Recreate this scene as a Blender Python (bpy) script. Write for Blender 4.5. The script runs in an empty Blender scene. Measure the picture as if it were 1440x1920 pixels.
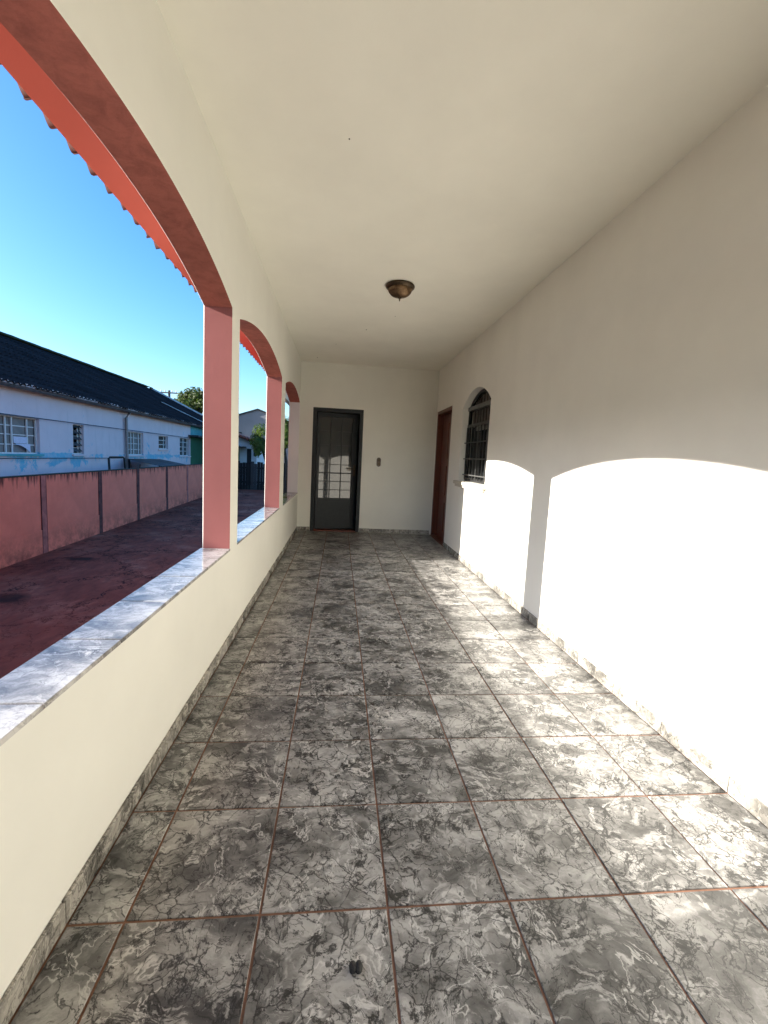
import bpy, bmesh, math, random
from mathutils import Vector, Matrix

random.seed(7)
scene = bpy.context.scene
COL = scene.collection
R_ = math.radians

# ------------------------------------------------------------------ camera
cam_data = bpy.data.cameras.new("camera")
cam = bpy.data.objects.new("camera", cam_data)
COL.objects.link(cam)
scene.camera = cam


def cam_axes(yaw, pitch, roll):
    cy, sy = math.cos(yaw), math.sin(yaw)
    f = Vector((sy * math.cos(pitch), cy * math.cos(pitch), math.sin(pitch)))
    r = Vector((cy, -sy, 0))
    u = r.cross(f)
    return (r * math.cos(roll) + u * math.sin(roll), u * math.cos(roll) - r * math.sin(roll), f)


r_, u_, f_ = cam_axes(0.0963350, -0.1018755, 0.0478584)
m3 = Matrix((r_, u_, -f_)).transposed()
cam.matrix_world = Matrix.Translation((-0.185483, -1.062769, 1.281008)) @ m3.to_4x4()
cam_data.sensor_fit = 'VERTICAL'
cam_data.sensor_height = 36.0
cam_data.lens = 781.1685 / 1920 * 36.0
cam_data.shift_x = 10.39 / 1920
cam_data.shift_y = -19.19 / 1920
cam_data.clip_start = 0.05
cam_data.clip_end = 2000

# ------------------------------------------------------------------ sky and sun
SUN_DIR = Vector((-1.0, -0.140, 0.394)).normalized()      # towards the sun
EL = math.asin(SUN_DIR.z)
world = bpy.data.worlds.new("World")
scene.world = world
world.use_nodes = True
wn = world.node_tree.nodes
wn.clear()
w_out = wn.new('ShaderNodeOutputWorld')
w_bg = wn.new('ShaderNodeBackground')
w_sky = wn.new('ShaderNodeTexSky')
w_sky.sky_type = 'NISHITA'
w_sky.sun_disc = False
w_sky.sun_elevation = EL
w_sky.sun_rotation = math.atan2(SUN_DIR.x, SUN_DIR.y)
w_sky.altitude = 600
w_sky.air_density = 1.0
w_sky.dust_density = 2.2
w_sky.ozone_density = 3.0
w_bg.inputs['Strength'].default_value = 0.12
w_hs = wn.new('ShaderNodeHueSaturation')
w_hs.inputs['Saturation'].default_value = 1.3
world.node_tree.links.new(w_sky.outputs[0], w_hs.inputs['Color'])
world.node_tree.links.new(w_hs.outputs[0], w_bg.inputs[0])
world.node_tree.links.new(w_bg.outputs[0], w_out.inputs[0])

sun_data = bpy.data.lights.new("sun", 'SUN')
sun_data.energy = 5.0
sun_data.angle = R_(0.53)
sun_data.color = (1.0, 0.94, 0.86)
sun = bpy.data.objects.new("sun", sun_data)
COL.objects.link(sun)
sun.rotation_euler = SUN_DIR.to_track_quat('Z', 'Y').to_euler()
sun.location = SUN_DIR * 60

scene.view_settings.view_transform = 'Standard'
scene.view_settings.look = 'None'
scene.view_settings.exposure = 1.68
scene.view_settings.gamma = 1.0
scene.view_settings.use_curve_mapping = False
scene.cycles.max_bounces = 14
scene.cycles.diffuse_bounces = 8
scene.cycles.glossy_bounces = 5
scene.cycles.use_denoising = True
scene.cycles.caustics_reflective = False
scene.cycles.caustics_refractive = False

# ------------------------------------------------------------------ material helpers


class NT:
    """a small node-tree writer"""

    def __init__(self, name):
        self.mat = bpy.data.materials.new(name)
        self.mat.use_nodes = True
        self.t = self.mat.node_tree
        self.t.nodes.clear()
        self.out = self.n('ShaderNodeOutputMaterial')
        self.b = self.n('ShaderNodeBsdfPrincipled')
        self.l(self.b.outputs[0], self.out.inputs[0])

    def n(self, typ, **kw):
        nd = self.t.nodes.new(typ)
        for k, v in kw.items():
            setattr(nd, k, v)
        return nd

    def l(self, a, b):
        self.t.links.new(a, b)

    def coords(self, kind='Object', scale=(1, 1, 1), rnd=False):
        tc = self.n('ShaderNodeTexCoord')
        mp = self.n('ShaderNodeMapping')
        mp.inputs['Scale'].default_value = scale
        self.l(tc.outputs[kind], mp.inputs['Vector'])
        if rnd:
            oi = self.n('ShaderNodeObjectInfo')
            sc = self.n('ShaderNodeVectorMath', operation='SCALE')
            sc.inputs[0].default_value = (61.0, 37.0, 23.0)
            self.l(oi.outputs['Random'], sc.inputs['Scale'])
            ad = self.n('ShaderNodeVectorMath', operation='ADD')
            self.l(mp.outputs[0], ad.inputs[0])
            self.l(sc.outputs[0], ad.inputs[1])
            return ad.outputs[0]
        return mp.outputs[0]

    def noise(self, vec, scale, detail=4, rough=0.5, dist=0.0):
        nd = self.n('ShaderNodeTexNoise')
        nd.inputs['Scale'].default_value = scale
        nd.inputs['Detail'].default_value = detail
        nd.inputs['Roughness'].default_value = rough
        nd.inputs['Distortion'].default_value = dist
        self.l(vec, nd.inputs['Vector'])
        return nd.outputs['Fac'], nd.outputs['Color']

    def voro(self, vec, scale, feature='DISTANCE_TO_EDGE', rand=1.0):
        nd = self.n('ShaderNodeTexVoronoi', feature=feature)
        nd.inputs['Scale'].default_value = scale
        nd.inputs['Randomness'].default_value = rand
        self.l(vec, nd.inputs['Vector'])
        return nd

    def ramp(self, fac, stops, interp='LINEAR'):
        nd = self.n('ShaderNodeValToRGB')
        cr = nd.color_ramp
        cr.interpolation = interp
        while len(cr.elements) < len(stops):
            cr.elements.new(0.5)
        for e, (p, c) in zip(cr.elements, stops):
            e.position = p
            e.color = (c, c, c, 1) if isinstance(c, (int, float)) else (*c, 1)
        self.l(fac, nd.inputs[0])
        return nd.outputs[0]

    def mix(self, fac, a, b, mode='MIX'):
        nd = self.n('ShaderNodeMix', data_type='RGBA', blend_type=mode)
        for sock, v in ((0, fac), (6, a), (7, b)):
            if isinstance(v, (int, float)):
                if sock == 0:
                    nd.inputs[0].default_value = v
                else:
                    nd.inputs[sock].default_value = (v, v, v, 1)
            elif isinstance(v, tuple):
                nd.inputs[sock].default_value = (*v, 1)
            else:
                self.l(v, nd.inputs[sock])
        return nd.outputs[2]

    def math(self, op, a, b=0.0, clamp=False):
        nd = self.n('ShaderNodeMath', operation=op)
        nd.use_clamp = clamp
        for i, v in enumerate((a, b)):
            if isinstance(v, (int, float)):
                nd.inputs[i].default_value = v
            else:
                self.l(v, nd.inputs[i])
        return nd.outputs[0]

    def warp(self, vec, color, amt):
        sub = self.n('ShaderNodeVectorMath', operation='SUBTRACT')
        self.l(color, sub.inputs[0])
        sub.inputs[1].default_value = (0.5, 0.5, 0.5)
        sc = self.n('ShaderNodeVectorMath', operation='SCALE')
        self.l(sub.outputs[0], sc.inputs[0])
        sc.inputs['Scale'].default_value = amt
        ad = self.n('ShaderNodeVectorMath', operation='ADD')
        self.l(vec, ad.inputs[0])
        self.l(sc.outputs[0], ad.inputs[1])
        return ad.outputs[0]

    def bump(self, h, strength=0.2, dist=0.01):
        nd = self.n('ShaderNodeBump')
        nd.inputs['Strength'].default_value = strength
        nd.inputs['Distance'].default_value = dist
        self.l(h, nd.inputs['Height'])
        self.l(nd.outputs[0], self.b.inputs['Normal'])

    def base(self, c):
        if isinstance(c, tuple):
            self.b.inputs['Base Color'].default_value = (*c, 1)
        else:
            self.l(c, self.b.inputs['Base Color'])

    def set(self, rough=0.5, metal=0.0, spec=0.5, ior=1.5):
        if isinstance(rough, (int, float)):
            self.b.inputs['Roughness'].default_value = rough
        else:
            self.l(rough, self.b.inputs['Roughness'])
        self.b.inputs['Metallic'].default_value = metal
        self.b.inputs['Specular IOR Level'].default_value = spec
        self.b.inputs['IOR'].default_value = ior
        return self.mat


def paint(name, c, rough=0.6, var=0.06, bump=0.15, bscale=140, spec=0.3, blotch=0.0):
    """painted plaster: slight unevenness and roller stipple"""
    g = NT(name)
    v = g.coords()
    n1, _ = g.noise(v, 1.3, 5, 0.6)
    n2, _ = g.noise(v, bscale, 3, 0.6)
    n3, _ = g.noise(v, 7.0, 4, 0.6)
    lo = tuple(x * (1 - var) for x in c)
    hi = tuple(min(1, x * (1 + var * 0.5)) for x in c)
    col = g.ramp(n1, [(0.3, lo), (0.7, hi)])
    if blotch:
        n4, _ = g.noise(v, 14.0, 7, 0.7, 0.6)
        col = g.mix(blotch, col, g.ramp(n4, [(0.36, 0.45), (0.58, 1.15)]), 'MULTIPLY')
    g.base(col)
    h = g.math('ADD', g.math('MULTIPLY', n2, 0.35), g.math('MULTIPLY', n3, 0.65))
    g.bump(h, bump, 0.004)
    return g.set(rough, spec=spec)


def plain(name, c, rough=0.5, metal=0.0, spec=0.5, var=0.12, scale=20):
    g = NT(name)
    v = g.coords()
    n1, _ = g.noise(v, scale, 4, 0.6)
    g.base(g.ramp(n1, [(0.3, tuple(x * (1 - var) for x in c)), (0.7, tuple(min(1, x * (1 + var)) for x in c))]))
    return g.set(rough, metal, spec)


def marble(name, dark=0.009, mid=0.175, light=0.27, pale=0.385, tint=(1.0, 0.975, 0.92), rough=0.37, scale=1.0, vein=1.0):
    """printed marble: smoky grey clouds, pebbles outlined by dark branching veins, pale wisps"""
    g = NT(name)
    v = g.coords(scale=(scale, scale, scale), rnd=True)
    _, wc = g.noise(v, 3.2, 3, 0.5)
    _, wc2 = g.noise(v, 15.0, 4, 0.62)
    v1 = g.warp(v, wc, 0.16)
    v2 = g.warp(v1, wc2, 0.045)
    mp = g.n('ShaderNodeMapping')
    mp.inputs['Rotation'].default_value = (0, 0, R_(35))
    mp.inputs['Scale'].default_value = (0.6, 1.35, 1)
    g.l(v2, mp.inputs['Vector'])
    vf = mp.outputs[0]
    clouds, _ = g.noise(vf, 4.2, 7, 0.60, 0.25)
    col = g.ramp(clouds, [(0.30, mid * 0.4), (0.43, mid * 0.85), (0.51, mid * 1.4), (0.58, light), (0.70, pale * 0.9)])
    vo = g.voro(v2, 12.0, 'F1')                       # each pebble has its own grey
    col = g.mix(0.6, col, g.ramp(vo.outputs['Color'], [(0.15, 0.6), (0.85, 1.35)]), 'MULTIPLY')
    fine, _ = g.noise(vf, 30.0, 8, 0.8)
    col = g.mix(0.8, col, g.ramp(fine, [(0.30, 0.45), (0.70, 1.5)]), 'MULTIPLY')
    smoke, _ = g.noise(v1, 3.6, 4, 0.55, 0.3)
    col = g.mix(0.85 * min(1, vein), col, g.ramp(smoke, [(0.36, 0.22), (0.49, 0.9), (0.64, 1.45)]), 'MULTIPLY')
    col = g.mix(1.0, col, (pale, pale, pale), 'DARKEN')
    # pale wisps following the flow
    wn_, _ = g.noise(vf, 8.0, 9, 0.72, 1.1)
    wis = g.ramp(wn_, [(0.530, 0.0), (0.545, 0.55), (0.60, 1.0)])
    col = g.mix(g.math('MULTIPLY', wis, 0.8), col, (pale, pale, pale))
    rn, _ = g.noise(v2, 4.2, 4, 0.6, 1.0)
    msk, _ = g.noise(v, 4.0, 3, 0.5)
    rib = g.ramp(g.math('ABSOLUTE', g.math('SUBTRACT', rn, 0.5)), [(0.0, 1.0), (0.006, 0.8), (0.018, 0.0)])
    rib = g.math('MULTIPLY', rib, g.ramp(msk, [(0.44, 0.0), (0.53, 0.9 * vein)]))
    col = g.mix(rib, col, (pale * 1.35, pale * 1.35, pale * 1.35))
    # dark veins: broken pebble outlines, wandering threads and clots
    patch, _ = g.noise(v, 6.0, 5, 0.65)
    dk = (dark * 0.55, dark * 0.55, dark * 0.58)
    for sc_, wd, lo, hi, amt in ((12.0, 0.022, 0.43, 0.52, 0.97), (25.0, 0.035, 0.55, 0.62, 0.9)):
        e = g.voro(v2, sc_)
        vm = g.ramp(e.outputs['Distance'], [(0.0, 1.0), (wd * 0.45, 0.85), (wd * 1.5, 0.0)])
        col = g.mix(g.math('MULTIPLY', vm, g.math('MULTIPLY', g.ramp(patch, [(lo, 0.0), (hi, 1.0)]), amt * vein)), col, dk)
    for sc_, off, wd in ((3.4, 0.47, 0.007), (5.5, 0.54, 0.008)):
        tn, _ = g.noise(v2, sc_, 5, 0.6, 0.8)
        th = g.ramp(g.math('ABSOLUTE', g.math('SUBTRACT', tn, off)), [(0.0, 1.0), (wd * 0.5, 0.8), (wd, 0.0)])
        col = g.mix(g.math('MULTIPLY', th, 0.85 * vein), col, dk)
    sm, _ = g.noise(v2, 17.0, 8, 0.78, 0.4)
    smr = g.ramp(g.math('ADD', sm, g.math('MULTIPLY', g.math('SUBTRACT', patch, 0.5), 0.35)), [(0.572, 0.0), (0.600, 1.0)])
    col = g.mix(g.math('MULTIPLY', smr, 0.9 * vein), col, (dark * 0.8, dark * 0.8, dark * 0.84))
    col = g.mix(1.0, col, tint, 'MULTIPLY')
    oi = g.n('ShaderNodeObjectInfo')
    col = g.mix(1.0, col, g.ramp(oi.outputs['Random'], [(0.0, 0.88), (1.0, 1.1)]), 'MULTIPLY')
    g.base(col)
    rr, _ = g.noise(v, 3.0, 4, 0.6)
    g.bump(g.noise(v, 6.0, 2, 0.5)[0], 0.06, 0.004)
    return g.set(g.ramp(rr, [(0.3, rough * 0.85), (0.7, rough * 1.25)]), spec=0.6)


M = {}
M['cream'] = paint('cream wall paint', (0.73, 0.72, 0.655), 0.5, bump=0.25)
M['white'] = paint('off white wall paint', (0.84, 0.82, 0.755), 0.5, bump=0.25)
M['ceil'] = paint('ceiling paint', (0.85, 0.83, 0.74), 0.7, bump=0.2)
M['pink'] = paint('salmon pink paint', (0.325, 0.112, 0.103), 0.65, var=0.14, bump=0.35, bscale=60)
M['pink_rough'] = paint('rough salmon paint', (0.45, 0.15, 0.115), 0.75, var=0.3, bump=1.0, bscale=45, blotch=0.38)
M['coral'] = paint('coral eave paint', (0.58, 0.12, 0.085), 0.5, var=0.06)
M['greyjamb'] = paint('grey white paint', (0.74, 0.74, 0.78), 0.6)
M['tile'] = marble('grey marbled floor tile', scale=1.3)
M['skirt'] = marble('beige marbled skirting tile', 0.05, 0.215, 0.31, 0.43, (1.0, 0.94, 0.82), 0.25, 1.2, 0.6)
M['silltile'] = marble('pale marbled sill tile', 0.20, 0.36, 0.46, 0.54, (1.0, 0.98, 0.95), 0.08, 1.0, 0.35)
M['grout'] = plain('terracotta grout', (0.22, 0.115, 0.075), 0.9, var=0.3)
M['cap'] = plain('skirting mortar', (0.72, 0.68, 0.58), 0.8)
M['bronze'] = plain('aged bronze', (0.16, 0.10, 0.055), 0.38, 0.85, var=0.35, scale=60)
M['bronzedark'] = plain('dark bronze', (0.06, 0.04, 0.022), 0.4, 0.7, var=0.3, scale=60)
M['steel'] = plain('dark grey steel paint', (0.018, 0.022, 0.025), 0.5, 0.0, 0.3)
M['steelgrey'] = plain('grey steel door panel', (0.022, 0.027, 0.03), 0.55, 0.0, 0.3)
M['iron'] = plain('black iron', (0.028, 0.028, 0.028), 0.42, 0.2)
M['barwhite'] = plain('grey painted bar', (0.085, 0.085, 0.082), 0.45, 0.1)
M['shutter'] = plain('dark brown shutter slat', (0.045, 0.035, 0.028), 0.5)
M['plate'] = plain('brown plastic plate', (0.07, 0.042, 0.028), 0.35)
M['black'] = plain('black lump', (0.008, 0.008, 0.009), 0.7)
M['debrisgrey'] = plain('dirt', (0.05, 0.045, 0.04), 0.9)


def glass_dark(name, c=(0.022, 0.025, 0.025), rough=0.03, ior=1.6):
    g = NT(name)
    g.base(c)
    return g.set(rough, 0.0, 0.5, ior)


M['pane'] = glass_dark('door glass')
M['winpane'] = glass_dark('window glass', (0.012, 0.014, 0.016), 0.06, 1.6)
M['farpane'] = glass_dark('far window glass', (0.05, 0.055, 0.06), 0.15, 1.5)


def wood(name, c1, c2, rough=0.35):
    g = NT(name)
    v = g.coords(scale=(14, 14, 0.9))
    n1, _ = g.noise(v, 3.0, 6, 0.6, 0.6)
    g.base(g.ramp(n1, [(0.3, c1), (0.7, c2)]))
    g.bump(n1, 0.1, 0.003)
    return g.set(rough)


M['wood'] = wood('red brown varnished wood', (0.07, 0.016, 0.008), (0.15, 0.036, 0.016))
M['winstone'] = plain('pale sill stone', (0.50, 0.45, 0.37), 0.4, var=0.2, scale=30)


def boundary_mat():
    """weathered pink wall: damp stains from the top, grime at the foot, streaks"""
    g = NT('weathered pink wall')
    tc = g.n('ShaderNodeTexCoord')
    sx = g.n('ShaderNodeSeparateXYZ')
    g.l(tc.outputs['Object'], sx.inputs[0])
    z = sx.outputs['Z']
    v = g.coords()
    n1, _ = g.noise(v, 1.7, 6, 0.65)
    base = g.ramp(n1, [(0.3, (0.68, 0.185, 0.125)), (0.7, (0.82, 0.235, 0.16))])
    vs = g.coords(scale=(6, 6, 0.55))
    st, _ = g.noise(vs, 2.2, 6, 0.7)
    top = g.ramp(z, [(0.0, 0.0), (0.20, 0.0), (0.66, 1.0)])
    t2 = g.ramp(g.math('ADD', st, g.math('MULTIPLY', g.math('SUBTRACT', top, 1.0), 0.4)), [(0.40, 0.0), (0.56, 1.0)])
    col = g.mix(g.math('MULTIPLY', t2, 0.9), base, (0.035, 0.018, 0.016))
    n2, _ = g.noise(v, 3.1, 8, 0.75)
    foot = g.ramp(g.math('ADD', z, 0.9), [(0.0, 1.0), (0.16, 0.6), (0.62, 0.0)])
    foot = g.math('MULTIPLY', foot, g.ramp(n2, [(0.40, 0.0), (0.60, 1.0)]))
    col = g.mix(g.math('MULTIPLY', foot, 0.8), col, (0.10, 0.035, 0.025))
    n3, _ = g.noise(v, 28, 4, 0.7)
    col = g.mix(g.ramp(n3, [(0.66, 0.0), (0.8, 0.4)]), col, (0.26, 0.08, 0.07))
    g.base(col)
    g.bump(n2, 0.4, 0.01)
    return g.set(0.85, spec=0.2)


M['boundary'] = boundary_mat()
M['boundarypost'] = plain('stained pink post', (0.36, 0.115, 0.10), 0.85, var=0.4, scale=5)
M['boundarypostdark'] = plain('mould stained post', (0.10, 0.028, 0.026), 0.85, var=0.6, scale=6)
M['moss'] = plain('mossy coping', (0.022, 0.026, 0.02), 0.95, var=0.5, scale=8)


def drive_mat():
    g = NT('red stained concrete drive')
    v = g.coords()
    n1, wc = g.noise(v, 0.8, 8, 0.65)
    n2, _ = g.noise(g.coords(scale=(1.0, 0.45, 1)), 7.0, 8, 0.72, 0.5)
    col = g.ramp(n1, [(0.3, (0.16, 0.042, 0.029)), (0.52, (0.25, 0.080, 0.054)), (0.7, (0.37, 0.165, 0.115))])
    col = g.mix(0.8, col, g.ramp(n2, [(0.3, 0.5), (0.7, 1.35)]), 'MULTIPLY')
    _, wc2 = g.noise(v, 2.2, 6, 0.7)
    vw = g.warp(v, wc2, 1.1)
    e = g.voro(vw, 0.55)
    cr = g.ramp(e.outputs['Distance'], [(0.0, 1.0), (0.005, 0.8), (0.012, 0.0)])
    e2 = g.voro(vw, 1.7)
    cr2 = g.ramp(e2.outputs['Distance'], [(0.0, 1.0), (0.009, 0.7), (0.022, 0.0)])
    m, _ = g.noise(v, 0.6, 3, 0.5)
    crs = g.math('MAXIMUM', cr, g.math('MULTIPLY', cr2, g.ramp(m, [(0.42, 0.0), (0.52, 0.9)])))
    col = g.mix(crs, col, (0.012, 0.007, 0.007))
    st, _ = g.noise(v, 0.9, 4, 0.6)
    col = g.mix(g.ramp(st, [(0.66, 0.0), (0.74, 0.8)]), col, (0.018, 0.014, 0.014))
    for (sx_, sy_, rx_, ry_) in ((-1.09, 2.28, 0.36, 0.16), (-0.72, 0.05, 0.30, 0.26), (0.3, 8.6, 0.5, 0.3)):   # oil and damp spots
        mp = g.n('ShaderNodeMapping')
        mp.inputs['Location'].default_value = (-sx_ / rx_, -sy_ / ry_, 0)
        mp.inputs['Scale'].default_value = (1 / rx_, 1 / ry_, 0)
        g.l(g.warp(v, wc2, 0.35), mp.inputs['Vector'])
        ln = g.n('ShaderNodeVectorMath', operation='LENGTH')
        g.l(mp.outputs[0], ln.inputs[0])
        col = g.mix(g.ramp(ln.outputs['Value'], [(0.5, 0.8), (1.0, 0.0)]), col, (0.02, 0.014, 0.013))
    red, _ = g.noise(v, 0.35, 5, 0.6)
    col = g.mix(g.ramp(red, [(0.5, 0.0), (0.68, 0.6)]), col, (0.26, 0.055, 0.032))
    g.base(col)
    g.bump(g.math('SUBTRACT', n2, crs), 0.5, 0.015)
    return g.set(g.ramp(n2, [(0.3, 0.75), (0.7, 0.95)]), spec=0.1)


M['drive'] = drive_mat()
M['earth'] = plain('dry earth and grass', (0.10, 0.085, 0.05), 0.95, var=0.5, scale=0.4)


def farwall_mat():
    g = NT('peeling white and blue wall paint')
    tc = g.n('ShaderNodeTexCoord')
    sx = g.n('ShaderNodeSeparateXYZ')
    g.l(tc.outputs['Object'], sx.inputs[0])
    z = sx.outputs['Z']
    v = g.coords()
    n1, _ = g.noise(v, 0.9, 6, 0.6)
    col = g.ramp(n1, [(0.3, (0.64, 0.53, 0.56)), (0.7, (0.73, 0.61, 0.64))])
    # old blue coat showing through flakes, mostly in the band at the sill line and below
    n2, _ = g.noise(v, 0.85, 7, 0.72, 0.4)
    band = g.ramp(g.math('DIVIDE', z, 3.0), [(0.0, 0.02), (0.16, 0.07), (0.27, 0.14), (0.315, 0.22), (0.34, 0.07), (0.58, 0.04), (0.64, 0.0)])
    flk = g.ramp(g.math('ADD', n2, band), [(0.655, 0.0), (0.685, 1.0)])
    n4, _ = g.noise(v, 5.0, 5, 0.7)
    col = g.mix(g.math('MULTIPLY', flk, g.ramp(n4, [(0.3, 0.5), (0.6, 0.95)])), col, (0.12, 0.44, 0.60))
    vs = g.coords(scale=(3, 3, 0.35))
    st, _ = g.noise(vs, 1.5, 5, 0.7)
    col = g.mix(g.ramp(st, [(0.55, 0.0), (0.75, 0.28)]), col, (0.30, 0.28, 0.30))
    n5, _ = g.noise(v, 9.0, 5, 0.7)
    col = g.mix(g.ramp(n5, [(0.66, 0.0), (0.72, 0.5)]), col, (0.33, 0.25, 0.32))
    g.base(col)
    g.bump(n4, 0.3, 0.01)
    return g.set(0.85, spec=0.2)


M['farwall'] = farwall_mat()
M['fargreen'] = plain('dark green wall paint', (0.02, 0.11, 0.055), 0.7, var=0.2, scale=1.2)
M['farteal'] = plain('teal wall paint', (0.08, 0.32, 0.36), 0.8, var=0.2, scale=1.2)


def roof_mat():
    g = NT('soot dark roof tile')
    v = g.coords()
    n1, _ = g.noise(v, 1.2, 7, 0.7)
    n2, _ = g.noise(v, 11.0, 5, 0.7)
    col = g.ramp(n1, [(0.3, (0.007, 0.008, 0.011)), (0.7, (0.020, 0.020, 0.025))])
    col = g.mix(g.ramp(n2, [(0.60, 0.0), (0.76, 0.7)]), col, (0.06, 0.057, 0.06))
    g.base(col)
    g.bump(n2, 0.6, 0.02)
    return g.set(0.9, spec=0.2)


M['roof'] = roof_mat()
M['ridge'] = plain('pale ridge cap', (0.42, 0.42, 0.44), 0.8, var=0.3, scale=3)
M['mossridge'] = plain('moss on the ridge', (0.03, 0.045, 0.012), 0.95, var=0.6, scale=5)
M['fascia'] = plain('flaking fascia', (0.30, 0.25, 0.26), 0.85, var=0.55, scale=3.5)
M['gutter'] = plain('weathered gutter', (0.13, 0.115, 0.12), 0.5, 0.2, var=0.4, scale=5)
M['mortar'] = plain('flaking mortar', (0.42, 0.35, 0.36), 0.9, var=0.5, scale=4)
M['pipe'] = plain('grey drain pipe', (0.30, 0.25, 0.25), 0.6, var=0.2)
M['framewhite'] = plain('pale window bars', (0.68, 0.65, 0.64), 0.55)
M['curtain'] = plain('faded blind', (0.22, 0.20, 0.19), 0.9, var=0.15, scale=4)
M['cloth'] = plain('white rag', (0.62, 0.60, 0.72), 0.9)
M['darkmetal'] = plain('dark sheet metal', (0.035, 0.037, 0.042), 0.5, 0.3, var=0.3, scale=6)
M['cable'] = plain('black cable', (0.01, 0.01, 0.01), 0.6)
M['roofclay'] = plain('clay roof tile', (0.26, 0.075, 0.05), 0.85, var=0.4, scale=9)
M['roofclaydark'] = plain('weathered clay tile', (0.13, 0.045, 0.035), 0.85, var=0.4, scale=9)
M['greywall'] = plain('grey gable render', (0.235, 0.225, 0.235), 0.9, var=0.12, scale=0.6)
M['housewhite'] = plain('white house wall', (0.66, 0.65, 0.68), 0.8, var=0.06, scale=2)
M['fencewood'] = plain('old dark boards', (0.010, 0.008, 0.008), 0.9, var=0.5, scale=4)
M['fencepale'] = plain('grey board', (0.05, 0.046, 0.046), 0.9, var=0.3, scale=4)
M['polewood'] = plain('utility pole timber', (0.06, 0.055, 0.05), 0.9)
M['bark'] = plain('bark', (0.055, 0.04, 0.03), 0.95, var=0.4, scale=12)


def leaf_mat(name, c1, c2):
    g = NT(name)
    v = g.coords()
    n, _ = g.noise(v, 1.4, 3, 0.6)
    n2, _ = g.noise(v, 14.0, 2, 0.6)
    col = g.ramp(g.math('ADD', g.math('MULTIPLY', n, 0.6), g.math('MULTIPLY', n2, 0.4)), [(0.35, c1), (0.65, c2)])
    g.base(col)
    m = g.set(0.55, spec=0.35)
    tr = g.n('ShaderNodeBsdfTranslucent')
    g.l(g.mix(1.0, col, (1.3, 1.5, 0.6), 'MULTIPLY'), tr.inputs[0])
    mx = g.n('ShaderNodeMixShader')
    mx.inputs[0].default_value = 0.3
    g.l(g.b.outputs[0], mx.inputs[1])
    g.l(tr.outputs[0], mx.inputs[2])
    g.l(mx.outputs[0], g.out.inputs[0])
    return m


M['leaf1'] = leaf_mat('dark tree leaf', (0.028, 0.05, 0.012), (0.085, 0.115, 0.028))
M['leaf2'] = leaf_mat('fresh leaf', (0.05, 0.085, 0.014), (0.13, 0.18, 0.035))

# ------------------------------------------------------------------ object helpers


def tag(o, label=None, cat=None, group=None, kind=None):
    for k, v in (('label', label), ('category', cat), ('group', group), ('kind', kind)):
        if v:
            o[k] = v
    return o


def link(name, me, mats, parent=None):
    o = bpy.data.objects.new(name, me)
    COL.objects.link(o)
    for m in (mats if isinstance(mats, (list, tuple)) else [mats]):
        if me.materials.find(m.name) < 0 or len(me.materials) < (len(mats) if isinstance(mats, (list, tuple)) else 1):
            me.materials.append(m)
    if parent:
        o.parent = parent
    return o


def empty(name, loc=(0, 0, 0), label=None, cat=None, group=None, kind=None):
    o = bpy.data.objects.new(name, None)
    o.empty_display_size = 0.2
    COL.objects.link(o)
    o.location = loc
    return tag(o, label, cat, group, kind)


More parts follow.
